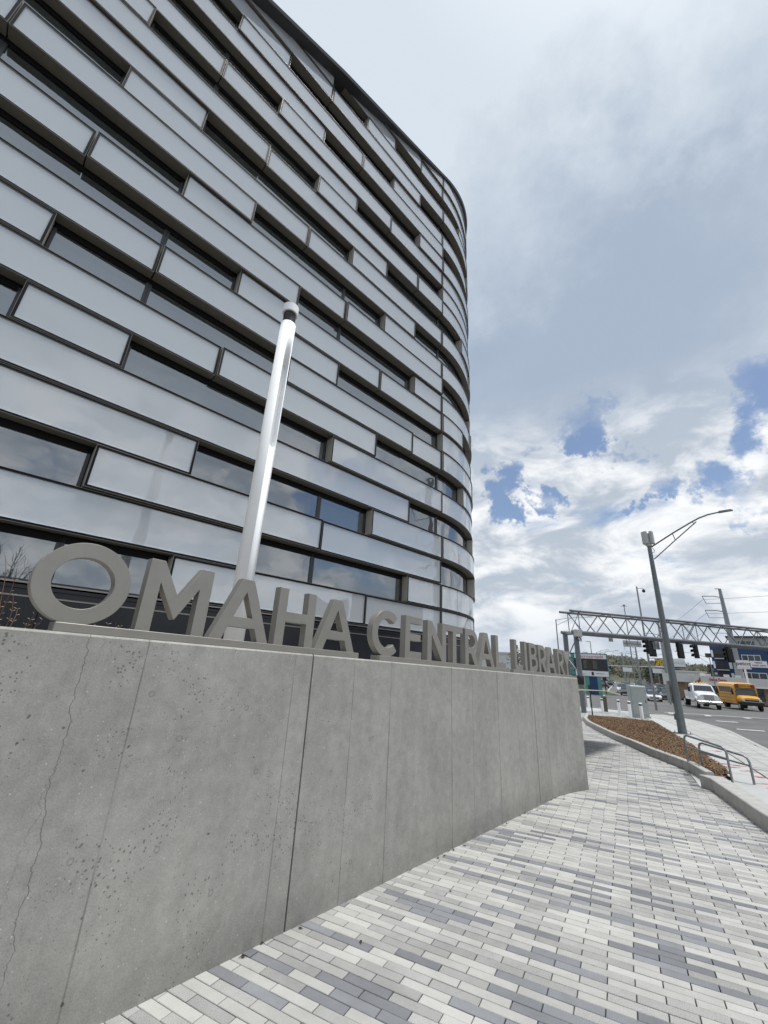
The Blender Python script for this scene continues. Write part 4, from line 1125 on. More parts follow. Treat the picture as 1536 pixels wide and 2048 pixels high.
# camera pole on the far side
def simple_pole(name, x, y, ztop, r0, r1, lab, cat, grp=None, arms=None, m=M_steel):
    p = W2(x, y, -.15); t = thing(name, lab, cat, tuple(p), grp)
    mb = MB(); mb.tube([p, Vector((x, y, ztop))], [r0, r1], 10); mb.build('pole', m, t)
    return t
t = simple_pole('camera_pole', 26.94, 42.12, 10.43, .10, .07, 'slender grey pole with a dome camera at its top, behind the gantry', 'camera pole')
mb = MB(); c = Vector((26.94, 42.12, 10.25)); mb.tube([c, c+Vector((.45, -.25, .0)), c+Vector((.5, -.28, -.1))], .035, 8); mb.build('bracket', M_steel, t)
mb = MB(); c2 = c+Vector((.5, -.28, -.32)); mb.tube([c2+Vector((0, 0, -.14)), c2+Vector((0, 0, -.05)), c2+Vector((0, 0, .1)), c2+Vector((0, 0, .2))], [.07, .15, .15, .07], 12); mb.build('dome_camera', M_dblack, t)
t = simple_pole('sensor_pole', 30.9, 51.43, 9.8, .07, .05, 'thin pole with a small crossbar on top, left of the camera pole', 'pole')
mb = MB(); mb.tube([(30.6, 51.6, 9.8), (31.2, 51.26, 9.8)], .03, 6); mb.box((30.9, 51.43, 9.9), (.2, .2, .15)); mb.build('crossbar', M_steel, t)

# cobra-head street lights
def cobra(x, y, zt, L, azm, lab, r=.11):
    p = W2(x, y, -.15); t = thing('street_lamp', lab, 'street lamp', tuple(p), 'curved arm street lamps along the street')
    mb = MB(); mb.tube([p, Vector((x, y, zt-.6))], [r, r*.6], 10); mb.build('pole', M_steel, t)
    d = azv(azm); o = Vector((x, y, zt-.7))
    mb = MB(); mb.tube([o, o+d*L*.3+Vector((0, 0, .35)), o+d*L*.65+Vector((0, 0, .62)), o+d*L+Vector((0, 0, .7))], r*.4, 8); mb.tube([o-Vector((0, 0, .8)), o+d*L*.5+Vector((0, 0, .45))], r*.28, 6); mb.build('lamp_arm', M_steel, t)
    mb = MB(); e = o+d*L+Vector((0, 0, .7)); q = Vector((d.y, -d.x, 0))*.14; mb.hexa([e-q, e+d*.7-q*.6, e+d*.7+q*.6, e+q], [v+Vector((0, 0, .12)) for v in (e-q, e+d*.6-q*.5, e+d*.6+q*.5, e+q)]); mb.build('lamp_head', M_lgrey, t)
cobra(43.6, 55.5, 5.0, 3.0, 300, 'pale curved street lamp reaching left above the truck', .07)
cobra(27.6, 64.3, 9.8, 5.0, 92, 'street lamp behind the gantry end post, arm to the right', .12)
cobra(43.9, 84.3, 6.0, 3.1, 118, 'street lamp whose curved arm shows above the shopping centre sign, nearer')
cobra(55.2, 106.4, 7.3, 2.2, 118, 'street lamp above the right end of the shopping centre sign, farther')
for i, (x, y, z, lab) in enumerate(((49.7, 98.1, 8.6, 'thin far light pole above the shopping centre sign, right of two'), (48.9, 98.6, 6.2, 'thin far light pole with square head above the shopping centre sign, left of two'))):
    t = simple_pole('light_pole', x, y, z, .12, .08, lab, 'light pole', 'far thin light poles')
    mb = MB(); mb.box((x-.4, y+.2, z), (.9, .35, .14)); mb.build('lamp_head', M_lgrey, t)

# steel transmission poles
def tower(x, y, zt, r0, r1, lab, arms, al, azm=300, grp='steel transmission poles along the street'):
    p = W2(x, y, -.15); t = thing('transmission_pole', lab, 'power pole', tuple(p), grp)
    mb = MB(); mb.tube([p, Vector((x, y, zt))], [r0, r1], 14); mb.build('pole', M_steel, t)
    d = azv(azm)
    mb = MB(); o = Vector((x, y, zt)); mb.tube([o, o+d*al*.25+Vector((0, 0, .05))], r1*.4, 6); mb.build('top_arm', M_steel, t)
    for z in arms:
        mb = MB(); o = Vector((x, y, z)); mb.tube([o, o+d*al*.4+Vector((0, 0, al*.12)), o+d*al+Vector((0, 0, al*.16))], r1*.38, 6)
        mb.tube([o+Vector((0, 0, -al*.36)), o+d*al*.85+Vector((0, 0, -al*.34))], r1*.22, 5)
        mb.tube([o+d*al+Vector((0, 0, al*.16)), o+d*al*.86+Vector((0, 0, -al*.34))], r1*.22, 5)
        mb.build('cross_arm', M_steel, t)
    return t
tower(58.2, 68.6, 16.4, .62, .22, 'thick near transmission pole with curved arms, rising behind the school bus', [14.9, 12.5, 10.0], 2.6, 312)
tower(61.7, 91.0, 13.2, .42, .18, 'transmission pole partly hidden by the street light pole', [10.2, 7.4, 5.0], 3.0, 300)
tower(88.9, 145.0, 11.3, .42, .2, 'transmission pole with three arms left of the billboard', [10.6, 8.4, 6.0], 3.4, 300)
tower(130.3, 225.0, 13.0, .5, .24, 'far transmission pole with arms, second from the left', [12.0, 9.5, 7], 4.4, 300)
tower(153, 285, 11.0, .5, .25, 'very far thin transmission pole, leftmost above the traffic', [10, 8], 4.2, 300)
# overhead lines
def wire(pts, lab, r=.02):
    mb = MB(); P = [Vector(p) for p in pts]; out = []
    for i in range(len(P)-1):
        for k in range(12):
            q = k/12; v = P[i].lerp(P[i+1], q); v.z -= 4*q*(1-q)*(P[i+1]-P[i]).length*.02; out.append(v)
    out.append(P[-1]); mb.tube(out, r, 5, cap=False)
    tag(mb.build('power_line', M_wire, None), lab, 'power line', 'overhead lines between the transmission poles')
for z, q, lab in ((15.3, 0, 'topmost overhead line running right from the thick transmission pole'), (12.9, 0, 'middle overhead line running right from the thick transmission pole'), (10.4, 0, 'lowest overhead line running right from the thick transmission pole')):
    e = azv(312)*2.6
    wire([(58.2+e.x, 68.6+e.y, z-.6), (75, 28, z+.4), (80, -40, z)], lab, .022)
    e2 = azv(300)*3.2
    wire([(58.2+e.x, 68.6+e.y, z-.6), (88.9+e2.x, 145+e2.y, z-4.0), (130, 226, z-3)], lab.replace('running right from', 'running away up the street from'), .022)

# ------------------------------------------------------------------ shopping centre sign
A_ = Vector((33.2, 72.8, 0)); B_ = Vector((38.1, 70.35, 0)); sdv = (B_-A_).normalized(); saz = 206.6
cs = thing('shopping_centre_sign', 'large teal and dark pylon sign reading the crossroads at the street corner', 'sign', (36, 71.5, gz(36, 71.5)))
Mx = facing(((A_+B_)/2).to_tuple(), saz); W_ = (B_-A_).length
def sb(x0, x1, y0, y1, z0, z1, name, m, parent=cs, bevel=None):
    mb = MB(Mx); mb.box(((x0+x1)/2, (y0+y1)/2, (z0+z1)/2), (x1-x0, y1-y0, z1-z0)); return mb.build(name, m, parent, bevel=bevel)
hw_ = W_/2
sb(-hw_, hw_, 1.15, 4.72, -.35, .0, 'cabinet', M_signdark)
sb(-hw_-.05, hw_+.05, 4.72, 4.82, -.4, .08, 'top_trim', M_teal)
sb(-hw_+.55, hw_-.1, 3.95, 4.66, .0, .05, 'name_panel', M_signw)
sb(-hw_+.55, hw_+.05, 1.22, 2.05, .0, .05, 'tenant_panel', M_signw)
for i in range(5): sb(-hw_-.02, -hw_+.42, 1.3+i*.68, 1.3+i*.68+.60, .0, .06, 'teal_glass_panel', M_teal)
sb(hw_-.04, hw_+.10, .9, 4.75, -.2, .06, 'end_post', M_teal)
sb(-.95, 1.35, 2.35, 3.72, .0, .04, 'display_screen', M_led)
for x0, x1, m in ((-.85, -.35, M_lgrey), (.55, 1.1, M_lgrey), (-1.5, -1.15, M_teal)):
    mb = MB(Mx); mb.box(((x0+x1)/2, 3.03, .045), (x1-x0, 1.3, .006)); mb.build('screen_image', mat('dim_screen_image', (.10, .09, .085), .4, noise=(3, .4)), cs)
text_part('sign_text', 'thecrossroads', .72, Mx @ Matrix.Translation((.18, 4.28, .056)), M_pink, cs, xscale=.98, bold=.012)
text_part('tenant_text', 'apartments', .24, Mx @ Matrix.Translation((-1.25, 1.52, .056)), M_purple, cs)
text_part('tenant_text', 'oakwood', .30, Mx @ Matrix.Translation((1.45, 1.68, .056)), M_purple, cs)
sb(.2, .55, 1.35, 1.9, .05, .06, 'tenant_logo', M_signdark)
sb(-1.9, -1.7, 1.45, 1.95, .05, .06, 'tenant_logo', M_signdark)
zg = gz(36, 71.5) - .15
sb(-.25, .95, zg, 1.15, -.3, .0, 'pylon_panel', M_blue)
sb(.95, 1.45, zg, 1.15, -.3, .06, 'pylon_column', M_teal)
sb(-.9, -.25, zg, 1.15, -.3, .02, 'pylon_column', M_teal)
sb(-2.1, -1.5, 0.1, 1.15, -.3, .0, 'side_board', M_cream)
# grassy verge and kerb beyond the crossing
mb = MB(); vs = []
gr = [(84, -.7), (84, -6), (86, -10), (105, -12), (125, -10), (125, -6.6), (112, -5.2), (98, -3.2)]
g_out = [ab(a, b, -.02) for a, b in gr]; ctr = [ab(87, -5.5, .9), ab(95, -8.2, 1.4), ab(110, -8.2, 1.0), ab(122, -8, .3)]
vs = g_out + ctr
mb.add(vs, [(0,1,8), (1,2,9,8), (2,3,10,9), (3,4,11,10), (4,5,11), (5,6,10,11), (6,7,8,9), (6,9,10), (7,0,8)]); mb.build('grass_verge', M_grass, None, kind='structure')
mb = MB(); 
for (a0, b0), (a1, b1) in (((82.6, -18), (83.2, -.6)), ((83.2, -.6), (98, -3.0)), ((98, -3.0), (112, -5.0)), ((112, -5.0), (150, -6.6))):
    d = (Vector((a1, b1))-Vector((a0, b0))).normalized(); q = Vector((-d.y, d.x))*.25
    mb.hexa([ab(a0, b0, -.25), ab(a1, b1, -.25), ab(a1+q.x, b1+q.y, -.25), ab(a0+q.x, b0+q.y, -.25)], [ab(a0, b0, -.03), ab(a1, b1, -.03), ab(a1+q.x, b1+q.y, -.03), ab(a0+q.x, b0+q.y, -.03)])
mb.build('far_kerb', M_kerb, None, kind='structure')
p = ab(83.5, -2.6, 0); t = thing('push_button_post', 'black pedestrian signal post standing at the grass across the junction', 'post', tuple(p))
mb = MB(); mb.tube([p, p+Vector((0, 0, 2.9))], .09, 8); mb.build('post', M_dblack, t); mb = MB(); mb.box(p+Vector((0, 0, 2.4)), (.45, .4, .6)); mb.build('signal_head', M_dblack, t)

# ------------------------------------------------------------------ vehicles
def wheel(parent, x, y, r, w=.24, hub=M_chrome):
    mb = MB(); mb.tube([(x, y-w/2, r), (x, y+w/2, r)], r, 18); wh = mb.build('tyre', M_rubber, parent)
    mb = MB(); s_ = 1 if y > 0 else -1; mb.tube([(x, y+s_*(w/2-.02), r), (x, y+s_*(w/2+.012), r)], r*.58, 12); mb.build('rim', hub, wh)
def loft(mb, secs, mi=0, smooth=True):
    """secs: list of (x, [(y,z)...]) half profiles mirrored"""
    rings = []
    for x, pr_ in secs:
        full = [(x, y, z) for y, z in pr_] + [(x, -y, z) for y, z in reversed(pr_)]
        rings.append(full)
    n = len(rings[0]); vs = [v for r_ in rings for v in r_]; fs = []
    for i in range(len(rings)-1):
        for k in range(n):
            k2 = (k+1) % n; fs.append((i*n+k, i*n+k2, (i+1)*n+k2, (i+1)*n+k))
    mb.add(vs, fs, mi, smooth); mb.add(rings[0], [tuple(range(n))], mi); mb.add(rings[-1], [tuple(range(n))[::-1]], mi)
cardb = {}
def make_car(kind, color, lab, cname):
    t = thing('car', lab, 'car', (0, 0, 0), 'cars in the traffic'); ORG[t.name] = Vector()
    paint = cardb.setdefault(cname, mat('paint_' + cname, color, .3, .1, coat=.6))
    L, Wd, H, roof0, roof1, hood = dict(sedan=(4.7, 1.82, 1.42, -.95, .55, .86), suv=(4.7, 1.9, 1.72, -1.9, .45, 1.02), pickup=(5.6, 2.0, 1.85, -.5, 1.0, 1.12))[kind]
    h = L/2; w = Wd/2
    mb = MB()
    P_ = lambda zt, wf=1.0: [(w*.86*wf, .28), (w*wf, .42), (w*wf, .70), (w*.95*wf, zt-.06), (w*.78*wf, zt)]
    loft(mb, [(h, [(w*.55, .32), (w*.72, .42), (w*.74, .56), (w*.7, .64), (w*.5, .68)]), (h-.12, P_(.74, .92)), (h-.5, P_(hood-.08)), (roof1+.75, P_(hood+.02)), (0, P_(hood+.06)), (-h+.7, P_(hood+.06 if kind != 'pickup' else hood)), (-h+.15, P_(hood-.02, .96)), (-h, [(w*.7, .36), (w*.85, .46), (w*.85, .66), (w*.8, .8), (w*.6, .84)])])
    body = mb.build('body', paint, t)
    zb_ = hood+.02; f0, r0 = roof1+.85, (roof0-.75 if kind == 'sedan' else roof0-.28)
    mb = MB(); b = [(f0, w*.84, zb_), (r0, w*.84, zb_), (r0, -w*.84, zb_), (f0, -w*.84, zb_)]; tp = [(roof1, w*.66, H-.05), (roof0, w*.66, H-.05), (roof0, -w*.66, H-.05), (roof1, -w*.66, H-.05)]
    mb.hexa(b, tp); mb.build('windows', M_carglass, t, bevel=.03)
    mb = MB(); loft(mb, [(roof1+.03, [(w*.66, H-.06), (w*.55, H-.02), (w*.3, H)]), (roof0-.03, [(w*.66, H-.06), (w*.55, H-.02), (w*.3, H)])]); mb.build('roof', paint, t)
    for s_ in (-1, 1):
        mb = MB(); mb.hexa([(h-.02, s_*w*.72, .60), (h-.25, s_*w*.9, .60), (h-.25, s_*w*.55, .60), (h-.02, s_*w*.45, .60)], [(h-.08, s_*w*.70, .72), (h-.3, s_*w*.88, .73), (h-.3, s_*w*.5, .73), (h-.08, s_*w*.45, .72)]); mb.build('headlight', M_lamp, t)
        mb = MB(); mb.box((-h+.04, s_*w*.74, .78), (.1, .28, .16)); mb.build('tail_light', M_red, t)
        for x in (h-.85, -h+.85): wheel(t, x, s_*(w-.12), .33)
        mb = MB(); mb.box((roof1+.55, s_*(w+.08), zb_+.08), (.12, .18, .12)); mb.build('mirror', paint, t)
    mb = MB(); mb.box((h+.005, 0, .46), (.05, w*1.15, .13)); mb.build('grille', M_dblack, t)
    return t
def place(t, a, b, az=209.7):
    p = ab(a, b, 0); p.z = gz(p.x, p.y) - .185
    t.location = p; t.rotation_euler = (0, 0, radians(90 - az))
cars = [('sedan', 'white', (.78, .79, .80), 75.6, 3.7, 209, 'white hatchback right beside the signal cabinet, first car at the line'),
        ('suv', 'graphite', (.06, .065, .07), 83.5, 6.0, 209, 'dark grey SUV right of the white hatchback, behind it'),
        ('sedan', 'bluegrey', (.22, .28, .34), 90.0, 3.6, 209, 'blue grey sedan behind the white hatchback'),
        ('suv', 'bluegrey', (.22, .28, .34), 99.0, 4.2, 209, 'blue grey SUV behind the blue grey sedan'),
        ('suv', 'white', (.78, .79, .80), 97.0, 8.6, 209, 'white SUV just left of the street light pole'),
        ('suv', 'black', (.015, .015, .017), 108, 6.9, 209, 'black SUV in the queue behind the white SUV'),
        ('sedan', 'silver', (.45, .46, .47), 112, 1.0, 209, 'silver sedan in the left lane above the cabinet'),
        ('suv', 'white', (.78, .79, .80), 101, -.2, 209, 'white SUV leading the left lane, left of the cabinet'),
        ('pickup', 'white', (.78, .79, .80), 122, .6, 209, 'white pickup behind the white SUV in the left lane'),
        ('suv', 'silver', (.45, .46, .47), 120, 4.6, 209, 'silver SUV farther back in the middle lane'),
        ('sedan', 'black', (.015, .015, .017), 131, 4.2, 209, 'black sedan farther back in the middle lane'),
        ('pickup', 'silver', (.45, .46, .47), 128, 9.6, 209, 'silver pickup in the right lane behind the black SUV'),
        ('suv', 'white', (.78, .79, .80), 141, 8.6, 209, 'white SUV far back in the right lane'),
        ('sedan', 'white', (.78, .79, .80), 145, .4, 209, 'white sedan far back in the left lane'),
        ('suv', 'graphite', (.06, .065, .07), 160, 4.4, 209, 'dark SUV far back in the middle lane'),
        ('sedan', 'silver', (.45, .46, .47), 172, .4, 209, 'silver sedan near the far end of the left lane'),
        ('suv', 'black', (.015, .015, .017), 178, 8.2, 209, 'black SUV near the far end of the right lane'),
        ('sedan', 'graphite', (.06, .065, .07), 128, -4.1, 30, 'dark sedan driving away past the grass verge, nearest of those'),
        ('suv', 'black', (.015, .015, .017), 140, -5.2, 30, 'black SUV driving away along the grass verge'),
        ('sedan', 'black', (.015, .015, .017), 152, -3.4, 30, 'black sedan driving away, farther along the verge'),
        ('suv', 'silver', (.45, .46, .47), 168, -4.9, 30, 'silver SUV driving away far up the street'),
        ('sedan', 'bluegrey', (.22, .28, .34), 190, -3.6, 30, 'blue grey sedan driving away, farthest up the street'),
        ('suv', 'graphite', (.06, .065, .07), 89, .4, 209, 'dark SUV just left of the cabinet, in the left lane'),
        ('sedan', 'bluegrey', (.22, .28, .34), 152, 4.0, 209, 'blue grey sedan far back in the middle lane'),
        ('suv', 'bluegrey', (.22, .28, .34), 134, .4, 209, 'blue grey SUV behind the white pickup in the left lane'),
        ('sedan', 'silver', (.45, .46, .47), 118, 8.9, 209, 'silver sedan in the right lane behind the black SUV'),
        ('suv', 'white', (.78, .79, .80), 165, 4.2, 209, 'white SUV very far back in the middle lane'),
        ('sedan', 'black', (.015, .015, .017), 158, .5, 209, 'black sedan very far back in the left lane'),
        ('sedan', 'white', (.78, .79, .80), 72.5, 17.4, 209, 'white sedan at the right edge beside the school bus')]
protos = {}
for kind, cn, col, a, b, az_, lab in cars:
    key = (kind, cn)
    if key in protos: t = copy_tree(protos[key]); t['label'] = lab
    else: t = make_car(kind, col, lab, cn); protos[key] = t
    place(t, a, b, az_)

def make_truck():
    t = thing('work_truck', 'white medium duty work truck with crane body and amber roof lights, left of the bus', 'truck'); ORG[t.name] = Vector()
    # x forward; front bumper at x=0
    mb = MB(); sec = lambda zt, w, zb=.75: [(w*.95, zb), (w, zb+.15), (w, zt-.18), (w*.88, zt-.05), (w*.6, zt)]
    loft(mb, [(-.12, sec(1.42, .88, .62)), (-.35, sec(1.50, .98, .62)), (-1.1, sec(1.62, 1.02, .8)), (-1.75, sec(1.74, 1.04, .8))]); mb.build('hood', M_white, t)
    mb = MB(); loft(mb, [(-1.7, [(1.05, .62), (1.1, .8), (1.1, 1.65), (1.08, 1.7), (.9, 1.72)]), (-2.05, [(1.05, .62), (1.12, .8), (1.1, 1.75), (.98, 2.30), (.7, 2.44)]), (-3.2, [(1.05, .62), (1.12, .8), (1.1, 1.75), (1.0, 2.42), (.7, 2.52)]), (-3.5, [(1.05, .62), (1.12, .8), (1.1, 1.75), (1.0, 2.35), (.7, 2.45)])], smooth=False); cab = mb.build('cab', M_white, t)
    mb = MB(); mb.hexa([(-1.72, .95, 1.70), (-1.72, -.95, 1.70), (-1.80, -.95, 1.70), (-1.80, .95, 1.70)], [(-2.02, .84, 2.28), (-2.02, -.84, 2.28), (-2.12, -.84, 2.28), (-2.12, .84, 2.28)]); mb.M = None; ws = mb.build('windshield', M_carglass, t); 
    for v in ws.data.vertices: v.co.x += .06
    for s_ in (-1, 1):
        mb = MB(); mb.hexa([(-2.05, s_*1.10, 1.62), (-3.1, s_*1.10, 1.62), (-3.1, s_*1.125, 1.62), (-2.05, s_*1.125, 1.62)], [(-2.25, s_*1.02, 2.2), (-3.1, s_*1.02, 2.2), (-3.1, s_*1.05, 2.2), (-2.25, s_*1.05, 2.2)]); mb.build('side_window', M_carglass, t)
        mb = MB(); mb.tube([(-.1-.05, s_*.82, 1.14), (-.40, s_*.84, 1.16)], [.16, .2], 12); mb.build('headlight', M_lamp, t)
        mb = MB(); loft(mb, [(-.35, [(s_*.2+.8, .6), (1.16, .65), (1.16, .9), (1.0, 1.12), (.9, 1.15)]), (-.9, [(.8, .95), (1.2, .98), (1.2, 1.1), (1.1, 1.22), (.9, 1.25)]), (-1.5, [(.8, .6), (1.18, .65), (1.18, .9), (1.05, 1.12), (.9, 1.15)])]) if s_ > 0 else None
        if s_ > 0: mb.build('fenders', M_white, t)
        mb = MB(); mb.box((-1.95, s_*1.38, 1.85), (.12, .22, .5)); mb.tube([(-2.0, s_*1.1, 2.05), (-1.95, s_*1.38, 2.05)], .02, 6); mb.build('mirror', M_dblack, t)
        wheel(t, -1.0, s_*.98, .48, .28, M_white); wheel(t, -5.9, s_*.95, .48, .5, M_white)
        mb = MB(); mb.box((-4.6, s_*.95, 1.22), (1.9, .42, .95)); mb.build('tool_box', M_white, t)
    mb = MB(); mb.box((-.10, 0, 1.15), (.06, .98, .52)); gr_ = mb.build('grille', M_chrome, t)
    for k in range(5): mb = MB(); mb.box((-.065, 0, .97+k*.09), (.02, .9, .03)); mb.build('grille_bar', M_dblack, gr_)
    mb = MB(); mb.box((.05, 0, .62), (.22, 2.3, .34)); mb.build('bumper', M_chrome, t, bevel=.04)
    mb = MB(); mb.box((.17, 0, .55), (.02, 1.2, .12)); mb.box((.175, 0, .70), (.02, .32, .13), 1); mb.build('number_plate', [M_dblack, M_signw], t)
    mb = MB(); mb.box((-4, 0, .75), (7.2, .8, .22)); mb.build('chassis', M_dblack, t)
    mb = MB(); mb.box((-5.9, 0, 1.45), (3.4, 2.2, .16)); mb.box((-5.0, 0, 2.0), (1.4, 1.9, 1.0), 0); mb.build('deck_load', M_brown, t)
    mb = MB(); mb.tube([(-3.9, .3, 1.2), (-3.9, .3, 2.9)], .14, 10); mb.tube([(-3.9, .3, 2.8), (-6.4, .3, 2.5)], .12, 8); mb.build('crane', M_brown, t)
    for k in range(5):
        mb = MB(); y = -.6+k*.3; mb.tube([(-2.45, y, 2.48), (-2.45, y, 2.66)], [.11, .08], 8); mb.build('amber_light', M_amber, t)
    return t
tr = make_truck(); place(tr, 62.6, 8.5, 204); tr.scale = (1, 1, 1.07)
def make_bus():
    t = thing('school_bus', 'short yellow school bus with black hood front, right of the white truck', 'bus'); ORG[t.name] = Vector()
    w = 1.12
    mb = MB(); S = lambda zt: [(w*.96, .55), (w, .65), (w, zt-.45), (w*.93, zt-.18), (w*.62, zt-.02), (w*.2, zt)]
    loft(mb, [(-1.35, S(2.72)), (-1.7, S(2.82)), (-6.6, S(2.82)), (-6.75, S(2.76))], smooth=False); body = mb.build('body', M_yellow, t)
    mb = MB(); loft(mb, [(-.15, [(.75, .8), (.85, .95), (.82, 1.2), (.6, 1.26), (.2, 1.28)]), (-.5, [(.9, .8), (.98, 1.0), (.92, 1.34), (.7, 1.40), (.2, 1.42)]), (-1.5, [(1.0, .8), (1.04, 1.0), (.98, 1.48), (.8, 1.54), (.2, 1.56)])]); mb.build('hood', M_yellow, t)
    mb = MB(); mb.box((.02, 0, .74), (.34, 2.05, .42)); mb.box((-.08, 0, 1.02), (.1, 1.3, .26)); mb.build('bumper', M_dblack, t, bevel=.05)
    mb = MB(); mb.hexa([(-1.30, .98, 1.50), (-1.30, -.98, 1.50), (-1.42, -.98, 1.5), (-1.42, .98, 1.5)], [(-1.44, .92, 2.20), (-1.44, -.92, 2.20), (-1.6, -.92, 2.20), (-1.6, .92, 2.2)]);
    ws = mb.build('windshield', M_carglass, t)
    for v in ws.data.vertices: v.co.x += .14
    mb = MB(); mb.box((-1.34, 0, 2.45), (.06, 1.9, .42)); mb.build('lamp_board', M_brown, t)
    mb = MB(); mb.box((-1.29, 0, 2.47), (.05, 1.15, .32)); mb.build('sign_board', M_yellow, t)
    Mt = Matrix(((0, 0, 1, -1.255), (1, 0, 0, 0), (0, 1, 0, 2.46), (0, 0, 0, 1)))
    text_part('bus_text', 'SCHOOL BUS', .21, Mt, M_dblack, t, bold=.004)
    for s_ in (-1, 1):
        mb = MB(); mb.tube([(-1.30, s_*.80, 2.47), (-1.26, s_*.80, 2.47)], .08, 10); mb.build('warning_lamp', M_red, t)
        mb = MB(); mb.box((-.12, s_*.78, 1.08), (.12, .26, .2)); mb.build('headlight', M_lamp, t)
        for k in range(6):
            mb = MB(); mb.box((-2.45-.68*k, s_*(w+.004), 2.02), (.56, .02, .56)); wn_ = mb.build('window', M_carglass, t)
        for z in (1.15, 1.5, .8): mb = MB(); mb.box((-4.1, s_*(w+.006), z), (5.0, .02, .035)); mb.build('rub_rail', M_dblack, t)
        wheel(t, -.85, s_*.92, .40, .26, M_lgrey); wheel(t, -5.3, s_*.86, .40, .46, M_dblack)
        mb = MB(); mb.box((-1.0, s_*1.42, 1.75), (.1, .2, .38)); mb.tube([(-1.4, s_*1.1, 2.1), (-1.0, s_*1.42, 1.95)], .02, 6); mb.build('mirror', M_dblack, t)
    mb = MB(); mb.box((-1.85, -(w+.008), 1.42), (.7, .02, 1.62)); mb.build('entry_door', M_yellow, t); mb = MB(); mb.box((-1.85, -(w+.02), 1.85), (.5, .02, .7)); mb.build('door_glass', M_carglass, t)
    return t
bs = make_bus(); place(bs, 65.6, 12.9, 202); bs.scale = (1, 1, 1.06)

# ------------------------------------------------------------------ buildings across the street
def fbox(parent, Mx, x0, x1, y0, y1, z0, z1, name, m, **k):
    mb = MB(Mx); mb.box(((x0+x1)/2, (y0+y1)/2, (z0+z1)/2), (x1-x0, y1-y0, z1-z0)); return mb.build(name, m, parent, **k)
def window_on(parent, Mx, x, y, w, h, z, fm=M_signw, panes=2):
    f = fbox(parent, Mx, x-w/2, x+w/2, y-h/2, y+h/2, z, z+.08, 'window', fm)
    for k in range(panes):
        pw = (w-.12*(panes+1))/panes; x0 = x-w/2+.12+k*(pw+.12)
        fbox(f, Mx, x0, x0+pw, y-h/2+.35, y+h/2-.12, z+.08, z+.1, 'pane', M_carglass)
        fbox(f, Mx, x0+.05, x0+pw-.05, y-h/2+.08, y-h/2+.26, z+.08, z+.1, 'lower_pane', M_carglass)
    return f
# apartment block, frame origin at its left corner; faces the camera
zg = -1.45
k140 = 140/105.
ap0 = Vector((66.6*k140, 81.2*k140, 0))
apt = thing('apartment_building', 'four storey blue and grey apartment block with balconies at the right edge', 'building', (ap0.x, ap0.y, zg))
Ma = facing((ap0.x, ap0.y, 0), 222)
H1 = 12.4
fbox(apt, Ma, 1.9, 8.9, zg, H1-2.8, -8, -.3, 'blue_wall', M_blue)
fbox(apt, Ma, 8.9, 40, zg, H1, -16, -.1, 'grey_wall', M_gsid)
fbox(apt, Ma, 1.9, 8.9, H1-2.8, H1-.2, -8, -.5, 'upper_wall', M_gsid)
fbox(apt, Ma, 1.2, 9.3, H1-.2, H1+.15, -9, .2, 'roof', M_dkroof)
fbox(apt, Ma, -2.6, 1.9, zg, H1-1.5, -9, -1.6, 'side_wall', M_blue)
fbox(apt, Ma, 1.9, 40, zg, 1.2, -15, -.05, 'ground_floor_wall', M_cream)
for f_ in range(4):
    y = 1.6 + f_*2.75
    if f_ < 3:
        fbox(apt, Ma, -1.9, .6, y-.15, y, -1.6, .0, 'balcony', M_cream)
        fbox(apt, Ma, -1.9, .6, y, y+1.0, -.12, -.05, 'balcony_railing', M_dblack)
        fbox(apt, Ma, -1.7, .2, y, y+2.2, -1.59, -1.5, 'balcony_door', M_dkroof)
        fbox(apt, Ma, -3.9, -2.6, y+.2, y+1.2, -3.2, -2.2, 'side_balcony', M_dkroof)
        fbox(apt, Ma, .7, 1.3, y+.3, y+2.0, -1.59, -1.5, 'narrow_window', M_signw)
        fbox(apt, Ma, -2.5, -2.1, y+.3, y+2.0, -1.59, -1.5, 'narrow_window', M_signw)
for y, ww, pn in ((7.1, 3.6, 3), (3.0, 4.4, 3)): window_on(apt, Ma, 5.3, y, ww, 1.9, -.3, panes=pn)
window_on(apt, Ma, 5.0, 10.8, 3.4, 1.3, -.5, M_gsid, 2)
for x in (11.4, 15.5, 20, 25):
    for y in (10.8, 7.2, 4.0): window_on(apt, Ma, x, y, 1.5, 1.5, -.1, M_signw if y < 10 else M_dkroof, 1)
for x in (4.0, 9.6, 14): window_on(apt, Ma, x, -.0, 2.6, 1.8, -.05, M_dkroof, 2)
# insurance office shop
sh0 = Vector((50.2, 68.9, 0)); Ms = facing((sh0.x, sh0.y, 0), 217)
shop = thing('shop_building', 'low white shop with flat fascia and red lettering behind the truck', 'building', (sh0.x, sh0.y, zg))
fbox(shop, Ms, 1.0, 14, zg, 1.55, -9, -1.0, 'wall', M_tan); 
fbox(shop, Ms, .5, 9.6, 1.0, 2.2, -10, .0, 'fascia', M_cream); fbox(shop, Ms, -3.3, .5, 1.15, 2.35, -12, -1.2, 'side_fascia', M_wall_far); fbox(shop, Ms, -3.0, 1.0, zg, 1.15, -12, -2.0, 'side_wall', M_tan)
fbox(shop, Ms, .5, 9.6, .86, 1.0, -9, .08, 'fascia_trim', M_signw)
for x in (2.2, 4.9, 7.6):
    w_ = fbox(shop, Ms, x-1.1, x+1.1, -.9, .8, -1.0, -.92, 'shopfront', M_mull); fbox(w_, Ms, x-1.0, x+1.0, -.8, .7, -.92, -.9, 'pane', M_carglass)
text_part('fascia_text', 'State Farm', .56, Ms @ Matrix.Translation((3.55, 1.72, .02)), M_redprint, shop, bold=.02, xscale=.86)
fbox(shop, Ms, 1.25, 1.42, 1.5, 1.95, 0, .03, 'fascia_logo', M_redprint)
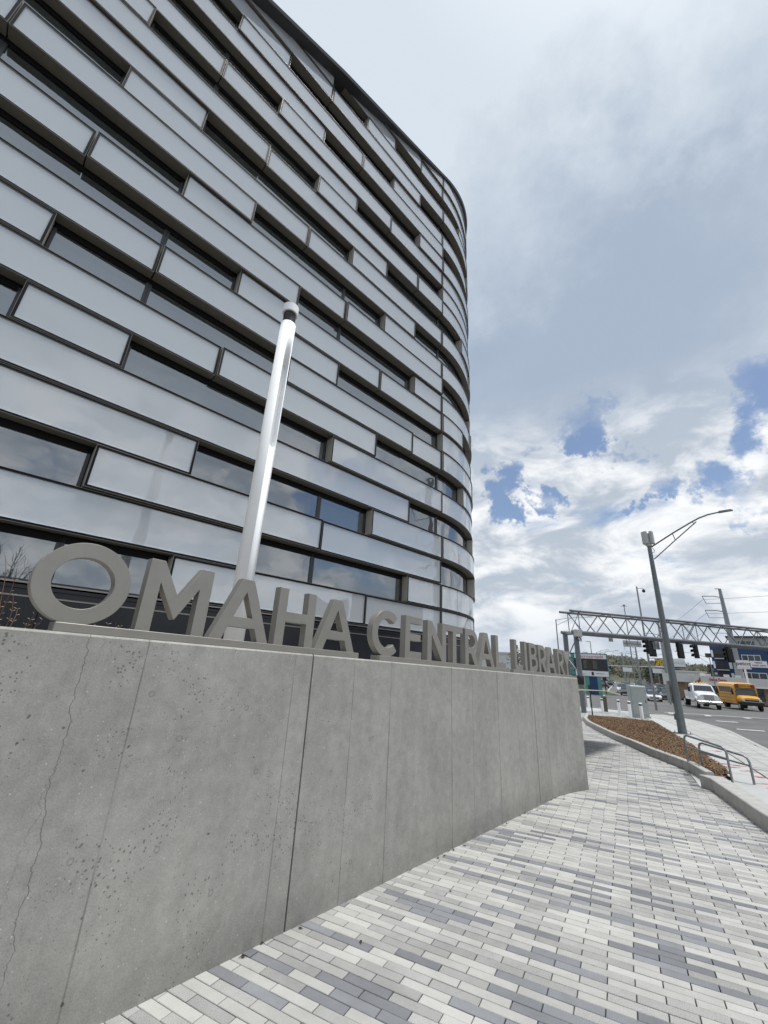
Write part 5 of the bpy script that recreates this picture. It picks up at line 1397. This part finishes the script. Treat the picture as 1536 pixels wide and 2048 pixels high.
for x, y, c in ((2.5, 2.35, M_lgrey), (3.6, 2.32, M_dkroof), (4.8, 2.4, M_lgrey), (6.2, 2.35, M_lgrey), (1.8, 2.45, M_cream)): fbox(shop, Ms, x-.35, x+.35, 2.2, 2.2+(y-2.0), -2.5, -1.8, 'roof_unit', c)
# store pylon sign
pc = Vector((49.1, 56.8, 0)); Mp = facing((pc.x, pc.y, 0), 221)
ps = thing('store_pylon_sign', 'white two panel pylon sign on a white pole above the bus', 'sign', (pc.x, pc.y, zg))
fbox(ps, Mp, -.75, .62, 3.42, 4.36, -.12, .12, 'main_panel', M_signw); fbox(ps, Mp, .68, 2.35, 3.52, 4.32, -.12, .12, 'side_panel', M_signw)
fbox(ps, Mp, -.8, .7, 3.26, 3.38, -.14, .14, 'lower_trim', M_signw)
text_part('sign_text', 'petco', .64, Mp @ Matrix.Translation((-.05, 3.93, .13)), M_purple, ps, bold=.012); 
text_part('sign_text', 'vetco\ntotal care', .34, Mp @ Matrix.Translation((1.5, 3.95, .13)), M_blueprint, ps, bold=.006)
mb = MB(); mb.tube([(pc.x, pc.y, zg), (pc.x, pc.y, 3.3)], .12, 12); mb.build('pole', M_wpole, ps)
# cream building, far shed, brown building
def plain(name, lab, x, y, az_, w, h, d, m, top=None, wins=0, group=None):
    Mq = facing((x, y, 0), az_); t = thing(name, lab, 'building', (x, y, zg), group)
    fbox(t, Mq, -w/2, w/2, zg, h, -d, 0, 'wall', m)
    fbox(t, Mq, -w/2-.2, w/2+.2, h, h+.35, -d-.2, .2, 'parapet', top or m)
    for k in range(wins):
        x0 = -w/2 + w*(k+.5)/wins; f = fbox(t, Mq, x0-w/wins*.3, x0+w/wins*.3, zg+.6, min(h-.8, zg+2.6), 0, .05, 'window', M_mull); fbox(f, Mq, x0-w/wins*.27, x0+w/wins*.27, zg+.7, min(h-.9, zg+2.5), .05, .07, 'pane', M_carglass)
    return t
plain('stucco_building', 'cream stucco building with raised parapet beyond the shop', 76, 106, 217, 9, 3.2, 12, M_cream, wins=1)
plain('brick_building', 'low tan brick building left of the white shop', 62.5, 83, 217, 8, 1.2, 10, M_tan, M_cream, 4)
plain('warehouse', 'long white flat roofed building seen through the CENTRAL and LIBRARY letters', 25, 92, 200, 28, 4.6, 20, M_wall_far, wins=0)
plain('strip_mall', 'low brown strip of shops far up the street under the evergreens', 140, 205, 215, 18, .4, 12, M_brown, M_dkroof, 8)
plain('roadside_store', 'far pale store with flat roof beside the distant traffic', 118, 158, 215, 14, .8, 10, M_cream, M_dkroof, 6)
# red sign by the warehouse
t = thing('red_sign', 'small red sign seen between the letters of LIBRARY', 'sign', (28.6, 66, zg)); mb = MB(facing((28.6, 66, 0), 205)); mb.box((0, 3.2, 0), (1.5, 2.0, .2)); mb.build('sign_panel', mat('red_sign_face', (.5, .05, .07), .5), t); mb = MB(); mb.tube([(28.6, 66, zg-.2), (28.6, 66, 2.2)], .1, 8); mb.build('pole', M_steel, t)
# billboard with flowers
bl = Vector((83.2, 124.9, 0)); bd_ = azv(123)
bb_ = thing('billboard', 'billboard with printed yellow sunflowers above the far traffic', 'billboard', (bl.x, bl.y, zg))
Mb = facing((bl.x, bl.y, 0), 213)
fbox(bb_, Mb, -1.25, 6.0, 4.55, 6.95, -.25, 0, 'panel', M_signw)
fbox(bb_, Mb, -1.25, 1.15, 4.75, 6.9, 0, .03, 'picture', M_sunfl_b)
fbox(bb_, Mb, 1.7, 5.9, 4.5, 4.75, .0, .06, 'name_strip', mat('maroon_strip', (.12, .02, .05), .6)); fbox(bb_, Mb, -1.4, 6.4, 4.25, 4.4, -.3, .5, 'catwalk', M_steel)
rs = random.Random(6)
for x, y, r in ((-.85, 6.35, .38), (-.1, 6.0, .48), (.6, 6.4, .42), (-.6, 5.45, .44), (.25, 5.2, .40), (.85, 5.6, .36), (-.95, 5.0, .25)):
    mb = MB(Mb); n = 12; vs = []
    for k in range(2*n):
        rr_ = r if k % 2 == 0 else r*.72; an = pi*k/n; vs.append((min(1.13, max(-1.23, x+rr_*cos(an))), min(6.88, max(4.77, y+rr_*sin(an))), .04))
    mb.add(vs, [tuple(range(2*n))]); mb.build('sunflower', M_sunfl_y, bb_)
    mb = MB(Mb); mb.add([(x+r*.36*cos(2*pi*k/10), y+r*.36*sin(2*pi*k/10), .05) for k in range(10)], [tuple(range(10))]); mb.build('flower_centre', M_sunfl_b, bb_)
text_part('billboard_text', 'STORAGE', .85, Mb @ Matrix.Translation((3.9, 5.75, .02)), mat('faint_print', (.42, .48, .47), .6), bb_)
mb = MB(); mb.tube([bl + Vector((2.0, -1.0, zg)), bl + Vector((2.0, -1.0, 4.4))], .3, 10); mb.build('post', M_steel, bb_)
# second junction: mast arm and white boxes far up
for i, (x, y, lab) in enumerate(((88, 150, 'white box sign on a pole in the far traffic, left'), (92, 140, 'white box sign on a pole under the far evergreens, right'))):
    t = thing('roadside_sign', lab, 'sign', (x, y, zg), 'white box signs far up the street'); Mq = facing((x, y, 0), 213)
    fbox(t, Mq, -1.4, 1.4, 2.9, 4.3, -.2, .2, 'panel', M_signw); mb = MB(); mb.tube([(x, y, zg), (x, y, 2.9)], .15, 8); mb.build('pole', M_steel, t)
t = thing('mast_arm', 'far signal mast arm stretching across the street above the traffic', 'mast arm', (82, 160, zg))
mb = MB(); mb.tube([(82, 160, zg), (82, 160, 5.2)], .2, 8); mb.build('post', M_steel, t); mb = MB(); mb.tube([(82, 160, 4.6), (100, 148, 5.0)], .13, 8); mb.build('arm', M_lgrey, t)
for k in range(3): mb = MB(); mb.box((86+k*5, 157.3-k*3.3, 4.1), (.5, .5, 1.2)); mb.build('signal_head', M_dblack, t)
# no-turn sign at right
p = Vector((45.5, 47.6, 0)); t = thing('round_sign', 'round white no turn sign with red ring at the right edge', 'sign', (p.x, p.y, zg)); Mq = facing((p.x, p.y, .55), 222)
mb = MB(Mq); mb.box((0, 0, -.02), (.62, .62, .02)); mb.build('sign_plate', M_signw, t)
mb = MB(Mq); vs = []
for rr_ in (.20, .27): vs += [(rr_*cos(2*pi*k/24), rr_*sin(2*pi*k/24), .0) for k in range(24)]
mb.add(vs, [(k, (k+1) % 24, 24+(k+1) % 24, 24+k) for k in range(24)]); mb.box((0, 0, .004), (.44, .045, .004), 0, Matrix.Rotation(radians(45), 3, 'Z')); mb.build('red_ring', M_redprint, t)
mb = MB(Mq); mb.box((.0, -.02, .002), (.05, .2, .004)); mb.box((-.04, .08, .002), (.12, .05, .004)); mb.build('arrow', M_dblack, t)
mb = MB(); mb.tube([(p.x, p.y, zg-.2), (p.x, p.y, .9)], .04, 6); mb.build('post', M_steel, t)

# ------------------------------------------------------------------ hills and trees
def hillz(x, y):
    a = math.degrees(math.atan2(x, y)); r = sqrt(x*x+y*y)
    top = 15.5*math.exp(-((a-27.5)/5.5)**2) + 9*math.exp(-((a-38)/9)**2) + 5 + 3*math.exp(-((a-10)/12)**2)
    k = max(0, min(1, (r-260)/330)); k = k*k*(3-2*k)
    return -1.9 + k*(top*.78)
mb = MB(); vs = []; fs = []; na, nr = 70, 14
for i in range(na+1):
    a = radians(-10 + 75*i/na)
    for j in range(nr+1):
        r = 255 + 800*j/nr; x, y = r*sin(a), r*cos(a); vs.append((x, y, hillz(x, y)))
for i in range(na):
    for j in range(nr): k = i*(nr+1)+j; fs.append((k, k+nr+1, k+nr+2, k+1))
mb.add(vs, fs); mb.build('hills', M_hill, None, kind='structure')
wood = MB(); rw = random.Random(9)
def clump(mb, x, y, z, r, h, mi, n=26):
    for k in range(n):
        th = rw.uniform(0, 2*pi); q = rw.random()**.5; zz = rw.random()
        w = r*q*(1-.55*abs(zz-.4)); p = Vector((x+w*cos(th), y+w*sin(th), z+h*zz)); s = r*rw.uniform(.18, .42)
        u = Vector((rw.gauss(0, 1), rw.gauss(0, 1), rw.gauss(0, 1))).normalized()*s; v = u.orthogonal().normalized()*s
        mb.add([p-u, p+v*.8, p+u, p-v*.8], [(0,1,2,3)], mi)
for k in range(3600):
    a = radians(rw.uniform(-6, 62)); r = rw.uniform(330, 640); x, y = r*sin(a), r*cos(a)
    big = rw.random(); clump(wood, x, y, hillz(x, y)-.5, rw.uniform(3, 5.5), rw.uniform(5, 9), 0 if big < .62 else (1 if big < .85 else 2), 14)
wood.build('wood', [M_leafb, M_leafo, M_leafd], None, kind='stuff')
def tree(x, y, h, r, lab, crown_m, kind, n=420, z0=None, grp='trees at the far end of the street'):
    z = hillz(x, y) if z0 is None else z0
    t = thing('evergreen_tree' if kind == 'ever' else 'bare_tree', lab, 'tree', (x, y, z), grp)
    mb = MB(); mb.tube([(x, y, z-.3), (x+.1, y, z+h*.45), (x, y+.1, z+h*.9)], [r*.09, r*.06, r*.02], 7)
    for k in range(7):
        th = rw.uniform(0, 6.28); zz = h*rw.uniform(.25, .8); mb.tube([(x, y, z+zz), (x+r*.6*cos(th), y+r*.6*sin(th), z+zz+r*.5)], [r*.035, r*.01], 5)
    mb.build('trunk', M_bark, t)
    cr = MB()
    for k in range(n):
        zz = rw.random(); th = rw.uniform(0, 6.28)
        wmax = (1-zz)**.8*1.05 if kind == 'ever' else sin(pi*min(1, .12+zz*.95))**.7
        lump = .75+.35*sin(th*3+zz*7+x)+.15*sin(th*7+y)
        w = r*wmax*lump*(rw.random()**.4); p = Vector((x+w*cos(th), y+w*sin(th), z+h*(.12 if kind == 'ever' else .25)+h*(.88 if kind == 'ever' else .75)*zz)); s = r*rw.uniform(.05, .14)
        u = Vector((rw.gauss(0, 1), rw.gauss(0, 1), rw.gauss(0, .6))).normalized()*s; v = u.orthogonal().normalized()*s*.7
        cr.add([p-u, p+v, p+u, p-v], [(0,1,2,3)])
    cr.build('crown', crown_m, t)
for x, y, h, r, lab in ((150, 236, 8.5, 6, 'dark evergreen behind the far transmission pole, left of the group'), (158, 238, 10.0, 6.5, 'tall dark evergreen left of the billboard'), (165, 236, 9.5, 6, 'dark evergreen just left of the billboard post'),
                        (172, 232, 8.0, 5.5, 'shorter dark evergreen below the billboard'), (181, 231, 9.8, 5, 'pointed dark evergreen right of the billboard post'), (187, 229, 11, 5, 'pointed evergreen close left of the street light pole'),
                        (196, 224, 8, 6, 'round dark evergreen right of the street light pole')):
    tree(x, y, h, r, lab, M_leafd, 'ever', z0=-1.6)
tree(215, 228, 7.0, 8, 'olive rounded tree above the stucco building, left', M_leafo, 'broad', z0=-1.4)
tree(228, 220, 7.2, 8, 'olive rounded tree above the shop roof, middle', M_leafo, 'broad', z0=-1.4)
tree(236, 208, 8.0, 9, 'olive rounded tree left of the apartment balconies', M_leafo, 'broad', z0=-1.4)
tree(20.5, 62, 6.5, 2.0, 'small budding tree seen through the letters of CENTRAL', M_leafb, 'broad', 260, z0=-1.6, grp='street trees')
# things that show only as reflections in the glass
def bare_tree(x, y, h, lab):
    rs = random.Random(int(x*10)); z = gz(x, y)-.1
    t = thing('bare_tree', lab, 'tree', (x, y, z), 'bare trees across the street'); mb = MB(); tw = MB()
    mb.tube([(x, y, z), (x+.05, y, z+h*.3)], [.16, .12], 8)
    for k in range(16):
        th = rs.uniform(0, 6.28); sp = rs.uniform(.1, .38)*h; b0 = Vector((x, y, z+h*rs.uniform(.18, .34)))
        e = b0 + Vector((sp*cos(th), sp*sin(th), h*rs.uniform(.4, .66))); mid = b0.lerp(e, .5)+Vector((0, 0, h*.06)); mb.tube([b0, mid, e], [.05, .03, .008], 5)
        for q in range(14):
            s = b0.lerp(e, rs.uniform(.3, 1)); d = Vector((rs.gauss(0, .5)+cos(th)*.4, rs.gauss(0, .5)+sin(th)*.4, rs.uniform(.3, 1))).normalized()*h*rs.uniform(.08, .2)
            tw.tube([s, s+d*.5+Vector((0, 0, .03)), s+d], [.012, .008, .003], 3, cap=False)
    mb.build('trunk', M_bark, t); tw.build('crown', M_bark, t)
bare_tree(13.5, -12.5, 6.8, 'bare tree mirrored in the lower left window'); bare_tree(21, -16, 6.0, 'bare tree mirrored inside the letter O')
tower(37.5, 15.5, 24, .45, .25, 'transmission pole mirrored in the panels beside the curved corner', [20, 16.5, 13], 3.6, 130)
pb_ = thing('office_block', 'dark office block mirrored in the low window behind CENTRAL', 'building', (62, 6, zg)); Mq = facing((62, 6, 0), 272)
fbox(pb_, Mq, -9, 3, zg-.5, 12.0, -10, 0, 'wall', M_signdark); fbox(pb_, Mq, 4, 11, zg-.5, 10.4, -10, 0, 'side_wall', M_brown)
for k in range(3):
    for j in range(3): fbox(pb_, Mq, -8+k*3.6, -5.6+k*3.6, 1+j*3.6, 3.2+j*3.6, 0, .1, 'window', M_carglass)
